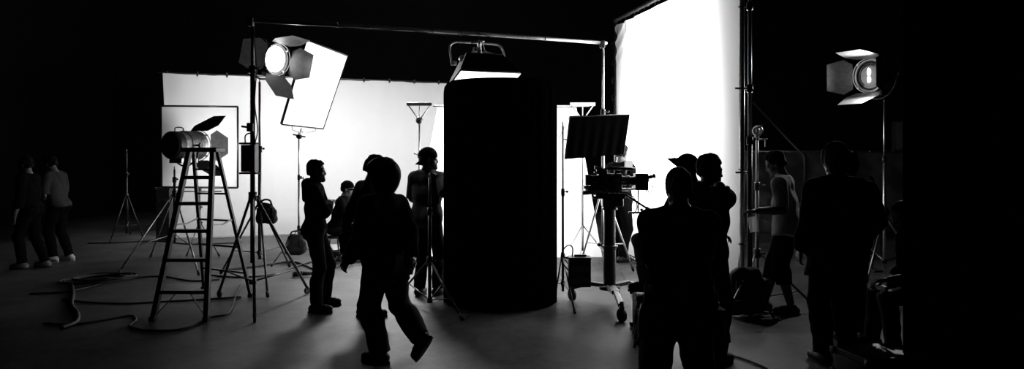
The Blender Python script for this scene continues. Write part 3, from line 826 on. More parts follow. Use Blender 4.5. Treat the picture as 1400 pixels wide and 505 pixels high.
m = MB(); m.cyl((.44, -.03, .37), (.50, -.03, .385), .022); m.cyl((.50, -.03, .385), (.52, -.03, .39), .028); m.cyl((.44, -.03, .37), (.44, -.03, .32), .012); m.build('lamp', DARKSTEEL, t)
m = MB(); m.tube(smooth_path([(-.08, 0, .40), (-.06, 0, .46), (.06, 0, .475), (.29, 0, .465)], 5), .016, 10); m.cyl((.07, 0, .40), (.08, 0, .47), .012); m.build('top_handle', BLKM, t)
m = MB(); m.box((-.1, -.09, .44), (.12, .05, .06), None, .008); m.cyl((-.1, -.09, .40), (-.1, -.09, .42), .012); m.build('eyepiece', BLK, t)
mo = MB().box((.225, .04, .515), (.095, .03, .08), None, .004).build('monitor', BLK, t)
MB().box((.225, .022, .515), (.085, .006, .07)).build('screen', emit('screen_glow', .7), mo)
MB().cyl((.19, .04, .40), (.21, .04, .48), .008).build('monitor_arm', STEEL, t)
m = MB()
for k, (yy, zz) in enumerate(((-.09, .38), (-.095, .33), (-.09, .28))):
    m.tube(smooth_path([(-.2, yy, zz), (-.1 + .02 * k, yy - .04, zz - .06), (.02, yy - .03, zz - .1 - .03 * k), (.1, yy, zz - .04)], 6), .006, 6)
m.tube(smooth_path([(.40, -.05, .23), (.46, -.05, .20), (.49, -.04, .26), (.47, -.03, .34)], 6), .006, 6)
m.tube(smooth_path([(.2, -.07, .20), (.28, -.08, .12), (.30, -.08, .02), (.26, -.07, -.05)], 6), .006, 6)
m.build_pieces('cable', CABLE, t)
m = MB(); m.cyl((.32, -.05, .23), (.32, -.05, -.02), .008); m.box((.30, -.05, -.03), (.18, .035, .022), None, .006); m.ball((.36, -.05, .0), .02); m.build('follow_focus', DARKSTEEL, t)
m = MB()
rs = random.Random(3)
for k in range(26):
    c = V((-.20 + .40 * rs.random(), -.10 - .03 * rs.random(), .13 + .36 * rs.random()))
    m.box(c, (.02 + .05 * rs.random(), .03, .015 + .03 * rs.random()), None, .003)
m.build_pieces('accessory', DARKSTEEL, t)
MB().tube([V((-.30, -.03, .26)), V((-.16, -.03, .255))], .02).build('receiver', CHR, t)
m = MB(); m.box((-.20, -.02, .205), (.24, .13, .05), Matrix.Rotation(R(-6), 3, 'Y'), .018); m.build('counterweight', mat('worn_metal', .35, .5, .5), t)
MB().cyl((-.20, 0, .19), (-.1, 0, .16), .014).build('rear_arm', DARKSTEEL, t)
# ------------------------------------------------------------------ people
SKIN = mat('skin', 0.10, 0.5, 0, 0.1, 30)
HAIR = mat('dark_hair', 0.004, 0.75, 0, 0.4, 120, 0.0, 0.1)
CL_BLK = mat('black_cotton', 0.004, 0.95, 0, 0.3, 40, 0.0, 0.02)
CL_DRK = mat('dark_cotton', 0.012, 0.95, 0, 0.3, 40, 0.0, 0.1)
CL_GRY = mat('grey_tshirt', 0.5, 0.9, 0, 0.15, 40, 0.0, 0.1)
CL_MID = mat('faded_denim', 0.045, 0.9, 0, 0.3, 50, 0.0, 0.1)
SHOE_D = mat('dark_shoe', 0.012, 0.6, 0, 0.3, 40, 0, 0.3)
SHOE_W = mat('white_shoe', 0.4, 0.6, 0, 0.1, 40)

def nv(v): v = V(v); return v.normalized()
def ik(a, target, l1, l2, pole):
    d = target - a; L = d.length
    if L > (l1 + l2) * .995: d = d * ((l1 + l2) * .995 / L); L = d.length
    if L < abs(l1 - l2) * 1.05: d = d.normalized() * abs(l1 - l2) * 1.05; L = d.length
    t = a + d; n = d.normalized(); p = V(pole); p = (p - n * p.dot(n)).normalized()
    x = (l1 * l1 - l2 * l2 + L * L) / (2 * L); h = math.sqrt(max(0, l1 * l1 - x * x))
    return a + n * x + p * h, t

PEOPLE = {}
def person(key, label, pos, yaw, H=1.72, hipz=None, hip=(0, 0), lean=0, side=0, twist=0, head=(0, 0, 0),
           LW=None, RW=None, LE=(-.5, -1, -.3), RE=(.5, -1, -.3), LF=None, RF=None, LK=(0, 1, .1), RK=(0, 1, .1),
           curl=(.45, .45), build=1.0, girth=1.0,
           shirt=CL_BLK, sleeve='long', hem=.02, shirt_k=.02, pants=CL_DRK, pant_len='long', pant_k=.018, shoes=SHOE_D,
           hair=HAIR, hair_k=.016, hairstyle='short', cap=None, collar=False, hood=False, coat=None, hv=.006, cv=.009, roll=0, group=None):
    """everything in the person's own frame: +Y ahead, +X to the right, feet at z = 0. LW/RW wrists and LF/RF (ankle, yaw, pitch) may be world points given through 'W'"""
    s = H / 1.75
    root = thing('person', label, 'person', pos, (0, 0, R(yaw)), group)
    Minv = (Matrix.Translation(V(pos)) @ Matrix.Rotation(R(yaw), 4, 'Z')).inverted()
    loc = lambda p: Minv @ V(p[1]) if isinstance(p, tuple) and len(p) == 2 and p[0] == 'W' else V(p)
    p0 = V((hip[0], hip[1], hipz if hipz is not None else .925 * s))
    u = nv((math.sin(R(side)), math.sin(R(lean)) * math.cos(R(side)), math.cos(R(lean)) * math.cos(R(side))))
    f0 = V((-math.sin(R(twist)), math.cos(R(twist)), 0)); rt = nv(f0.cross(u)); f = u.cross(rt)
    pr, pf = V((1, 0, 0)), V((0, 1, 0)); pu = nv(u + V((0, 0, 1.2))); pf = pu.cross(pr)
    nb = p0 + u * .515 * s
    sw = .178 * s * build
    Sh = {k: p0 + u * .465 * s + rt * (sw * sg) for k, sg in (('L', -1), ('R', 1))}
    Hp = {k: p0 + pr * (.088 * s * sg) - pu * .02 * s for k, sg in (('L', -1), ('R', 1))}
    hy, hp, hr = head
    hm = Matrix.Rotation(R(hy), 3, 'Z') @ Matrix.Rotation(R(-hp), 3, 'X') @ Matrix.Rotation(R(hr), 3, 'Y')
    hx, hf, hu = hm @ V((1, 0, 0)), hm @ V((0, 1, 0)), hm @ V((0, 0, 1))
    hc = nb + nv(u * 1.0 + hu * .8) * .125 * s + hu * .04 * s + (hf * .018 + f * .008) * s
    El, Wr, Kn, An, Ft = {}, {}, {}, {}, {}
    for k, tg_, pl in (('L', LW, LE), ('R', RW, RE)):
        sg = -1 if k == 'L' else 1
        tgt = loc(tg_) if tg_ is not None else Sh[k] + V((sg * .07, .05, -.53 * s))
        El[k], Wr[k] = ik(Sh[k], tgt, .295 * s, .255 * s, pl)
    for k, ft, pl in (('L', LF, LK), ('R', RF, RK)):
        sg = -1 if k == 'L' else 1
        an, fy, fp = (loc(ft[0]), ft[1], ft[2]) if ft else (V((sg * .11, -.03, .085 * s)), -sg * 8, 0)
        Kn[k], An[k] = ik(Hp[k], an, .425 * s, .425 * s, pl)
        Ft[k] = V((-math.sin(R(fy)) * math.cos(R(fp)), math.cos(R(fy)) * math.cos(R(fp)), math.sin(R(fp))))
    T = lambda v: (v.x, v.y, v.z)
    allp = [hc + V((0, 0, .17)), hc - V((.15, .15, .1)), hc + V((.15, .15, 0))]
    for k in 'LR':
        hd = (Wr[k] - El[k]).normalized(); allp += [Sh[k], El[k], Wr[k] + hd * .16, Kn[k], An[k] + Ft[k] * .2, An[k] - V((0, 0, .09)), An[k] - Ft[k] * .08, Hp[k]]
    lo = [min(p[i] for p in allp) - .17 for i in range(3)]; hi = [max(p[i] for p in allp) + .17 for i in range(3)]
    g = girth
    def torso(F, e, k=.05):
        sq = dict(sqdir=T(f), sq=.80)
        F.cone(T(Hp['L'] + pr * .02 + pu * .03), T(Hp['R'] - pr * .02 + pu * .03), .100 * s * g + e, .100 * s * g + e, k, T(pf), .88)
        for sg in (-1, 1):
            F.cone(T(p0 + rt * sg * .045 * s + u * .03), T(p0 + rt * sg * .05 * s + u * .25 * s), .098 * s * g + e, .100 * s * g + e, k, **sq)
            F.cone(T(p0 + rt * sg * .068 * s * build + u * .27 * s), T(p0 + rt * sg * .085 * s * build + u * .41 * s), .102 * s * g + e, .080 * s + e, k, **sq)
            F.ell(T(p0 + pr * sg * .065 * s - pf * .055 * s - pu * .02), np.eye(3), (.085 * s + e, .085 * s + e, .09 * s + e), k)
        for kk in 'LR':
            F.cone(T(nb - u * .06 * s), T(Sh[kk] - u * .012 * s), .060 * s + e, .052 * s + e * .8, .04)
            F.cone(T(nb + u * .035 * s), T(Sh[kk] + u * .010 * s), .046 * s + e * .4, .034 * s + e * .6, .03)
    def arm(F, kk, e, upto=1.0, k=.025, flare=0):
        if upto > .5:
            F.cone(T(Sh[kk]), T(El[kk]), .052 * s + e, .041 * s + e, k)
            q = El[kk].lerp(Wr[kk], (upto - .5) * 2)
            F.cone(T(El[kk]), T(El[kk].lerp(Wr[kk], min(.35, (upto - .5) * 2))), .042 * s + e, .042 * s + e, .02)
            F.cone(T(El[kk].lerp(Wr[kk], .3)), T(q), .042 * s + e, .028 * s + e + flare, .02, cut=upto < 1.01)
        else:
            F.cone(T(Sh[kk]), T(Sh[kk].lerp(El[kk], upto * 2)), .052 * s + e, .047 * s + e + flare, k, cut=True)
    def leg(F, kk, e, upto=1.0, flare=0, k=.03, cut=False):
        F.cone(T(Hp[kk]), T(Kn[kk]), .082 * s * g + e, .055 * s + e, k)
        if upto > .5:
            q = Kn[kk].lerp(An[kk], (upto - .5) * 2)
            back = (Kn[kk] - Hp[kk]).normalized().cross(V((1, 0, 0)))
            c = Kn[kk].lerp(An[kk], .3); d = (An[kk] - Kn[kk]).normalized(); bk = nv(V((0, -1, 0)) - d * V((0, -1, 0)).dot(d) + V((0, 1e-4, 0)))
            F.cone(T(Kn[kk]), T(Kn[kk].lerp(q, .35) + bk * .012), .055 * s + e, .057 * s + e, .02)
            F.cone(T(Kn[kk].lerp(q, .33) + bk * .012), T(q), .056 * s + e, .038 * s + e + flare, .02, cut=cut)
    # ---- the body
    F = Field(lo, hi, hv)
    torso(F, 0)
    for kk in 'LR': arm(F, kk, 0); leg(F, kk, 0)
    F.cone(T(nb - u * .03), T(hc - hu * .055 * s - hf * .02 * s), .060 * s, .054 * s, .03)
    M = [T(hx), T(hf), T(hu)]
    h = lambda x, y, z: T(hc + (hx * x + hf * y + hu * z) * s)
    F.ell(h(0, -.012, .038), M, (.074 * s, .097 * s, .090 * s), .02)
    F.ell(h(0, .026, -.035), M, (.060 * s, .068 * s, .085 * s), .03)
    F.cone(h(-.045, .0, -.068), h(0, .075, -.098), .022 * s, .024 * s, .02); F.cone(h(.045, .0, -.068), h(0, .075, -.098), .022 * s, .024 * s, .02)
    F.cone(h(-.035, .076, .024), h(.035, .076, .024), .014 * s, .014 * s, .015)
    for sg in (-1, 1):
        F.ell(h(sg * .031, .103, .004), M, (.017 * s,) * 3, .01, True)
        F.ell(h(sg * .031, .080, .004), M, (.0125 * s,) * 3, .003)
        F.ell(h(sg * .076, -.008, -.002), M, (.011 * s, .020 * s, .033 * s), .006)
        F.ell(h(sg * .040, .060, -.028), M, (.020 * s, .018 * s, .018 * s), .02)
    F.cone(h(0, .086, .014), h(0, .102, -.028), .009 * s, .0135 * s, .014)
    F.cone(h(-.013, .093, -.034), h(.013, .093, -.034), .008 * s, .008 * s, .008)
    F.cone(h(-.018, .090, -.057), h(.018, .090, -.057), .0075 * s, .0075 * s, .006); F.cone(h(-.016, .089, -.070), h(.016, .089, -.070), .0085 * s, .0085 * s, .006)
    hands = {}
    for kk, cu in (('L', curl[0]), ('R', curl[1])):
        sg = -1 if kk == 'L' else 1
        w_ = Wr[kk]; hd = (w_ - El[kk]).normalized()
        ref = rt * -sg if abs(hd.z) > .55 else V((0, 0, -1))
        pn = ref - hd * ref.dot(hd); pn.normalize()
        th = hd.cross(pn) * sg
        if roll:
            q = Matrix.Rotation(R(roll) * sg, 3, hd); pn, th = q @ pn, q @ th
        hs = s * .98
        kn = []
        for j, (o, ln) in enumerate(((.033, .092), (.011, .096), (-.011, .091), (-.032, .084))):
            kp = w_ + hd * ln * hs + th * o * hs - pn * .003
            F.cone(T(w_ + hd * .012 + th * o * .45), T(kp), .0155 * hs, .0115 * hs, .012)
            kn.append(kp)
            seg = (.043, .026, .022) if j != 3 else (.034, .021, .019)
            if j == 1: seg = (.047, .029, .023)
            a = kp; ang = cu * .55; dirn = nv(hd + th * (o * 4.5))
            rr = (.0098, .0088, .0080, .0068)
            for q in range(3):
                d_ = dirn * math.cos(ang) + pn * math.sin(ang); b = a + d_ * seg[q] * hs
                F.cone(T(a), T(b), rr[q] * hs, rr[q + 1] * hs, .004); a = b; ang += cu
        tb = w_ + hd * .026 * hs + th * .022 * hs + pn * .006
        a = tb
        for q, (dd, ln, r1, r2) in enumerate(((hd * .6 + th * .75 + pn * .35, .046, .0165, .0125), (hd * .85 + th * .40 + pn * (.3 + cu * .4), .034, .0118, .0102), (hd * .95 + th * .1 + pn * (.25 + cu * .5), .027, .010, .0078))):
            b = a + dd.normalized() * ln * hs; F.cone(T(a), T(b), r1 * hs, r2 * hs, .008 if q else .014); a = b
        hands[kk] = (w_ + hd * .085 * hs + pn * .035, hd, pn, th)
    for kk in 'LR':
        a, d = An[kk], Ft[kk]; up = nv(V((0, 0, 1)) - d * d.z)
        F.cone(T(a - up * .045 * s - d * .035 * s), T(a - up * .058 * s + d * .13 * s), .034 * s, .024 * s, .02)
        F.cone(T(a), T(a - up * .045 * s + d * .03 * s), .036 * s, .034 * s, .02)
    body = F.mesh('body', SKIN, root)
    # ---- shoes
    for kk in 'LR':
        a, d = An[kk], Ft[kk]; up = nv(V((0, 0, 1)) - d * d.z); sd = d.cross(up)
        sl = .075 * s
        c0 = a - up * sl
        F = Field([min(c0[i], a[i]) - .3 for i in range(3)], [max(c0[i], a[i]) + .3 for i in range(3)], .006)
        F.cone(T(c0 + up * .040 - d * .045 * s), T(c0 + up * .036 + d * .145 * s), .043 * s, .041 * s, .02)
        F.cone(T(c0 + up * .05 - d * .01), T(a + up * .015 - d * .004), .047 * s, .043 * s, .03)
        F.cone(T(c0 + up * .05 + d * .03), T(c0 + up * .05 + d * .09 * s), .044 * s, .036 * s, .03)
        F.plane(T(a + up * .035), T(up)); F.plane(T(c0 - up * .006), T(-up))
        so = F.mesh('shoe', shoes, root)
        m = MB()
        pts = []
        for i in range(24):
            an = i / 24 * 2 * math.pi; cy = math.cos(an) * .142 * s + .048 * s; w_ = .047 * s * (1 + .12 * math.cos(an)) * (1 if abs(math.sin(an)) else 1)
            pts.append((math.sin(an) * w_, cy))
        Mx = Matrix((sd, -up, d)).transposed().to_4x4(); Mx.translation = c0 + up * .004
        m.prism(pts, Mx, .022).build('sole', RUB if shoes is not SHOE_W else SHOE_W, so)
    # ---- clothes
    if pants:
        F = Field(lo, hi, cv)
        e = pant_k
        F.cone(T(Hp['L'] + pr * .02 + pu * .03), T(Hp['R'] - pr * .02 + pu * .03), .100 * s * g + e, .100 * s * g + e, .04, T(pf), .88)
        for sg in (-1, 1):
            F.cone(T(p0 + rt * sg * .045 * s + u * .03), T(p0 + rt * sg * .05 * s + u * .2 * s), .098 * s * g + e * .6, .100 * s * g + e * .6, .03, T(f), .80)
            F.ell(T(p0 + pr * sg * .065 * s - pf * .055 * s - pu * .02), np.eye(3), (.085 * s + e, .085 * s + e, .09 * s + e), .04)
        for kk in 'LR': leg(F, kk, e, {'long': .99, 'short': .58, 'calf': .70}[pant_len], .012 if pant_len == 'long' else .014, cut=True)
        F.wrinkle(.0035, 34, len(key))
        F.plane(T(p0 + u * .12 * s), T(u))
        F.mesh('trousers' if pant_len == 'long' else 'shorts', pants, root)
    F = Field(lo, hi, cv)
    torso(F, shirt_k)
    F.cone(T(nb - u * .03), T(nb + u * .02), .066 * s, .062 * s, .03)
    for kk in 'LR': arm(F, kk, shirt_k * .85, {'long': .985, 'short': .36, 'three': .74, 'half': .46}[sleeve], flare=.006 if sleeve != 'long' else .002)
    if coat:                                                     # skirt of a coat or a long loose shirt
        zc, fl_ = coat
        bt = V((p0.x, p0.y, zc)) - pf * .0
        for sg in (-1, 1):
            F.cone(T(p0 + rt * sg * .06 * s + u * .05), T(bt + pr * sg * (.075 + fl_)), .105 * s * g + shirt_k, .105 * s * g + shirt_k + fl_, .06, T(pf), .85, cut=True)
    F.wrinkle(.004, 30, len(key) + 3)
    F.plane(T(nb + u * .052), T(u * .9 - f * .35 if not collar else u))
    if not coat: F.plane(T(p0 + u * hem * s), T(-u))
    F.mesh('jacket' if collar else 'shirt', shirt, root)
    if collar:
        m = MB(); c = nb + u * .045 * s
        pts = [c + rt * (.07 * s * math.cos(a)) + f * (.066 * s * math.sin(a)) - f * .004 + u * (.018 * math.cos(a - 1.57) * -1) for a in [R(x) for x in range(110, 431, 20)]]
        m.tube(pts, .017, 8).build('collar', shirt, root)
    if hood:
        F = Field([nb[i] - .3 for i in range(3)], [nb[i] + .3 for i in range(3)], .008)
        F.cone(T(nb - f * .065 * s + u * .03 - rt * .06), T(nb - f * .065 * s + u * .03 + rt * .06), .05, .05, .03); F.cone(T(nb - f * .09 * s + u * .02), T(nb - f * .10 * s - u * .14), .055, .045, .05)
        F.mesh('hood', shirt, root)
    # ---- hair / cap
    if hair:
        F = Field([hc[i] - .25 for i in range(3)], [hc[i] + .25 for i in range(3)], .006)
        e = hair_k
        tp = 1 if hairstyle == 'long' else .6
        F.ell(h(0, -.014, .046), M, (.073 * s + e * tp, .097 * s + e * (tp + .2), .087 * s + e), .02)
        F.ell(h(0, -.045, -.015), M, (.060 * s + e * tp * .7, .058 * s + e * tp, .07 * s + e * tp), .03)
        n = nv(hf * .80 - hu * .60) if hairstyle != 'long' else nv(hf * .93 - hu * .37); F.plane(T(hc + (hf * .035 + hu * .030) * s), T(n))
        if hairstyle == 'short': F.plane(T(hc - hu * .065 * s), T(nv(-hu - hf * .2)))
        F.wrinkle(.0042 if hair_k < .03 else .0025, 90 if hair_k < .03 else 75, 5)
        F.mesh('hair', hair, root)
    if cap:
        bf, cmat = cap                                            # +1 brim ahead, -1 brim behind; brim pitch
        F = Field([hc[i] - .32 for i in range(3)], [hc[i] + .32 for i in range(3)], .006)
        F.ell(h(0, -.012, .045), M, (.074 * s + .016, .097 * s + .018, .091 * s + .018), .02)
        F.plane(T(hc + hu * .035 * s), T(-hu + hf * (.12 * bf)))
        F.mesh('cap', cmat, root)
        d = hf * (1 if bf > 0 else -1); m = MB()
        dn = .75 if bf < 0 else .18
        if abs(bf) > 1.5: dn = -1.3
        def bm_(uu, vv):
            a = (uu - .5) * 2.3; rr = .09 * s + vv * .085 * math.cos(a * .75)
            p = hc + hu * ((.038 if bf > 0 else .012) - vv * dn * .09 - .02 * (uu - .5) ** 2 * 4) * s + d * (math.cos(a) * rr - .005) + hx * (math.sin(a) * (.078 * s + vv * .01))
            return p
        m.sheet(16, 6, bm_)
        t2 = m.bm; bmesh.ops.solidify(t2, geom=t2.faces[:], thickness=.006)
        m.build('cap_brim', cmat, root)
    Mw = Minv.inverted()
    PEOPLE[key] = dict(root=root, hands={k: (Mw @ v[0], (Mw.to_3x3() @ v[1]), (Mw.to_3x3() @ v[2]), (Mw.to_3x3() @ v[3])) for k, v in hands.items()}, hc=Mw @ hc, Hp={k: Mw @ v for k, v in Hp.items()}, M=Mw)
    return root
def W(px, py, d): return ('W', at(px, py, d))
def G(px, py, z=.08):
    p = fl(px, py); return ('W', V((p.x, p.y, z)))
def X(px, d): return ((px - 700) / FOC * d, d, 0)

person('m1', 'man in profile with folded arms, leftmost of the group before the white backdrop', X(432, 8.15), -82, H=1.66, head=(0, 0, 0), lean=-2,
       LW=(-.03, .125, 1.11), RW=(.02, .15, 1.17), LE=(-1, -.05, -.5), RE=(1, -.05, -.5), LF=(G(445, 418), -6, 0), RF=(G(432, 429), -4, 0), collar=True, hood=True, hair_k=.014, shirt_k=.03, hem=-.05, curl=(.9, .9))
person('m2', 'man with a pouch at his hip, half hidden behind the walking man with the cup', X(499, 7.65), -50, H=1.71, head=(-25, 14, 0), lean=6, side=2,
       LW=W(471, 318, 7.5), RW=(.28, .16, .95), LE=(-.6, -1, 0), LF=(G(497, 432), 5, 0), RF=(G(507, 436), -8, 0), hair_k=.028, curl=(.5, .5), shirt_k=.018, girth=.95)
person('m3', 'man with thick hair walking left in the foreground, a paper cup in his hand', X(527, 5.95), 55, H=1.66, lean=2, head=(8, 2, 0),
       hip=(0.0, 0.0), hipz=.86, RW=W(567, 369, 5.75), LW=(-.2, .22, .86), RE=(.6, -.8, 0), RF=(W(575, 464, 5.85), 10, -55), LF=(G(520, 497), 15, 0), RK=(.41, .90, 0),
       hair_k=.060, hairstyle='long', shirt_k=.034, coat=(.67, .015), collar=True, pants=CL_DRK, curl=(.4, .75), build=1.05, pant_k=.038)
person('m4', 'man in a backward cap facing the white cloth, close to the booth', X(584, 8.95), -22, H=1.80, head=(-66, 0, 0), 
       LW=(-.16, .30, 1.02), RW=('W', at(602, 246, 8.85)), RE=(1, 0, -.8), LE=(-1, -.5, -.4), LF=(G(573, 404), 6, 0), RF=(G(598, 404), -8, 0), shirt=CL_MID, sleeve='half', coat=(.90, -.01), pants=CL_DRK, hair=HAIR, cap=(-1, CL_BLK), shirt_k=.024, curl=(.5, .9))
person('m5', 'person in a rimmed cap seated far behind, right of the man in profile', X(464, 12.0), -95, H=1.68, hipz=.52, hip=(0, -.05), lean=15, head=(0, 12, 0),
       LW=(-.12, .42, .66), RW=(.14, .42, .66), LF=((-.14, .36, .085), 5, 0), RF=((.16, .42, .085), -5, 0), cap=(1, CL_BLK), hair=HAIR, hv=.008, shirt_k=.03)
person('m6', 'camera operator standing behind the film camera, only head and leg showing', X(848, 11.7), -55, H=1.90, girth=1.2, build=1.15, head=(16, 4, 0), lean=1, 
       LW=(-.1, .42, 1.25), RW=(.15, .42, 1.28), LF=((-.08, .0, .085), 4, 0), RF=((.09, -.05, .085), -4, 0), hv=.008, sleeve='long', shirt=CL_BLK, pants=CL_BLK, hair_k=.02)
person('m7', 'man from behind with a fringed tool belt, nearest the viewer at right of centre', X(929, 4.5), 0, H=1.63, head=(6, 4, 0), build=1.10, girth=1.10,
       LW=(-.08, .27, .98), RW=(.08, .27, .98), LE=(-.35, -1, -.2), RE=(.35, -1, -.2), LF=((-.17, -.02, .085), 8, 0), RF=((.17, -.02, .085), -8, 0), sleeve='half', shirt_k=.026, coat=(.78, .0), pants=CL_DRK, pant_len='calf', pant_k=.045, hair_k=.018, shoes=SHOE_D)
person('m8', 'man with a raised hand at his mouth, in front of the huge white silk', X(966, 6.0), -48, H=1.715, head=(-32, 6, 0), 
       RW=W(984, 262, 5.86), RE=(1, -.3, -.6), LW=(-.12, .30, 1.05), LE=(-1, -.3, -.3), collar=True, shirt_k=.032, hem=-.14, hair_k=.02, curl=(.5, .9), LF=((-.10, 0, .085), 5, 0), RF=((.12, -.02, .085), -5, 0))
person('m9', 'person in a turned-up cap, behind the near man and left of the raised hand', X(943, 7.0), 40, H=1.72, head=(18, 16, 0), lean=-3,
       LW=(-.24, .30, .98), RW=(.2, .26, .98), LF=(W(885, 388, 7.0), 35, 0), LK=(-.77, .64, .3), RF=((.10, -.05, .085), -5, 0), cap=(2, CL_DRK), pants=mat('grey_denim', .11, .9, 0, .2, 50, 0, .1), shirt_k=.028, hem=-.02, pant_k=.026)
person('m10', 'man in a light t-shirt and dark shorts gripping the silver stand', X(1077, 7.85), 58, H=1.77, head=(14, 24, 0), lean=6, girth=1.15, build=1.12,
       LW=W(1034, 289, 7.7), RW=W(1046, 286, 8.1), LE=(-.4, -.6, -1), RE=(.4, -.7, -1), LF=(G(1082, 431), 22, 0), RF=(G(1044, 427), -6, 0), shirt=CL_GRY, sleeve='half', coat=(.84, .02), pants=CL_BLK, pant_len='calf', pant_k=.032, shirt_k=.028, hair_k=.016, curl=(.9, .9), shoes=SHOE_D)
person('m11', 'person in a long dark coat standing with back turned, right foreground', X(1143, 6.0), 6, H=1.80, head=(-6, 2, 0), build=1.05,
       LW=(-.24, .12, .92), RW=(.22, .18, .95), coat=(.70, .02), shirt_k=.036, hair_k=.03, hairstyle='long', pants=CL_BLK, LF=((-.12, -.02, .085), 5, 0), RF=((.13, .04, .085), -5, 0), pant_k=.028, collar=True)
person('m12', 'dark-clothed person close behind the long coat, head showing over its right shoulder', X(1161, 6.75), -12, H=1.74, head=(-8, 4, 0), 
       LW=(-.2, .2, .95), RW=(.22, .2, .95), shirt_k=.03, pants=CL_BLK, hem=-.08, hair_k=.02)
person('m13', 'person seated far back in front of the tarpaulin, left of the tall chrome lamp stand', X(1187, 12.3), 160, H=1.70, hipz=.56, hip=(0, -.04), lean=10, head=(0, 14, 0),
       LW=(-.12, .34, .86), RW=(.12, .34, .86), LF=((-.14, .38, .085), 5, 0), RF=((.14, .40, .085), -5, 0), hv=.008, hair_k=.03)
person('m14', 'person seated in the dark at far right, holding something small in both hands', X(1268, 6.3), 88, H=1.72, hipz=.54, hip=(0, -.02), lean=16, head=(0, 18, 0),
       LW=W(1214, 383, 6.2), RW=W(1214, 386, 6.42), LE=(-.5, -.5, -1), RE=(.5, -.5, -1), LF=((-.15, .36, .085), 6, 0), RF=((.16, .40, .085), -6, 0), sleeve='three', shirt=CL_DRK, curl=(.8, .8), hv=.006)
person('m15', 'person in a pale shirt and white shoes in the dark at far left', X(80, 11.7), 84, H=1.72, head=(0, 26, 0), lean=8,
       LW=(-.15, .30, 1.0), RW=(.17, .32, 1.02), LF=((-.09, .02, .085), 4, 0), RF=((.10, -.12, .085), -4, 0), shirt=mat('pale_shirt', .04, .9, 0, .2, 30, 0, .1), sleeve='half', hem=-.04, shoes=SHOE_W, pants=CL_BLK, hv=.008, shirt_k=.026)
person('m16', 'person in black with pale shoes, leftmost figure in the dark', X(42, 11.0), 92, H=1.70, head=(0, 10, 0), lean=4,
       LF=((-.10, .06, .085), 4, 0), RF=((.10, -.16, .085), -4, 0), shoes=mat('pale_shoe', .15, .6), pants=CL_BLK, hv=.008, shirt_k=.026)
# ------------------------------------------------------------------ things people hold, wear or sit on
hp = PEOPLE['m3']['hands']['R']
t = thing('paper_cup', 'paper cup held by the man walking in the foreground', 'cup', hp[0] + V((0, 0, -.075)))
Z = Matrix(((1, 0, 0, 0), (0, 0, 1, 0), (0, 1, 0, 0), (0, 0, 0, 1)))
MB().lathe([(.01, 0), (.030, 0), (.030, .004), (.041, .115), (.01, .115)], Z).build('cup_body', mat('paper_sleeve', .08, .7), t)
MB().lathe([(.01, .113), (.044, .113), (.044, .120), (.038, .124), (.036, .134), (.01, .134)], Z).build('lid', mat('grey_lid', .05, .6), t)

def blob(name, label, cat, pos, prims, m, wr=.004, h=.008, yaw=0):
    lo = [min(min(p[0][i], p[1][i]) for p in prims) - .22 for i in range(3)]; hi = [max(max(p[0][i], p[1][i]) for p in prims) + .22 for i in range(3)]
    F = Field(lo, hi, h)
    for a, b, r1, r2, sd, sq in prims: F.cone(a, b, r1, r2, .03, sd, sq)
    F.wrinkle(wr, 40, 2)
    t = thing(name, label, cat, pos, (0, 0, R(yaw)))
    F.mesh('body', m, t)
    return t
BAGM = mat('bag_canvas', .012, .85, 0, .4, 30)
# pouch on the second man
p = at(479, 333, 7.42)
t = blob('waist_pouch', 'rounded pouch hanging at the hip of the half-hidden man', 'pouch', p, [((-.05, 0, .04), (.05, 0, .04), .075, .075, (0, 1, 0), .6), ((-.04, 0, -.07), (.04, 0, -.07), .07, .07, (0, 1, 0), .6)], BAGM)
MB().box((0, -.055, .03), (.15, .02, .09), None, .008).build('flap', NYL, t)
MB().tube(smooth_path([(-.07, 0, .08), (-.02, .06, .14), (.10, .12, .17)], 6), .012, 8).build('strap', NYL, t)
# sandbags
def sandbag(label, pos, sz=1.0, yaw=0, loop=.08):
    q = lambda x, z, r: ((-x * sz, 0, z * sz), (x * sz, 0, z * sz), r * sz, r * sz, (0, 1, 0), .75)
    t = blob('sandbag', label, 'sandbag', pos, [q(.05, -.03, .07), q(.075, -.12, .09), q(.085, -.20, .085)], BAGM, .007, .01, yaw)
    MB().tube(smooth_path([(-.09 * sz, 0, .0), (-.05 * sz, 0, loop * sz), (.05 * sz, 0, loop * sz), (.09 * sz, 0, .0)], 6), .013, 8).build('handle', NYL, t)
    m = MB()
    for sx in (-1, 1): m.box((sx * .1 * sz, -.075 * sz, -.1 * sz), (.05 * sz, .01, .12 * sz), None, .003)
    m.build_pieces('patch', NYL, t)
    return t
sandbag('dark sandbag on the knuckle of the stand beside the ladder', at(364, 281, 9.72), .85)
sandbag('sandbag hung on the thin chrome stand under the glowing panel', at(404, 324, 11.62), 1.0, 10)
sandbag('dark sandbag slung on the silver stand of the man in shorts', at(1020, 374, 7.75), 1.55, 15, .02)
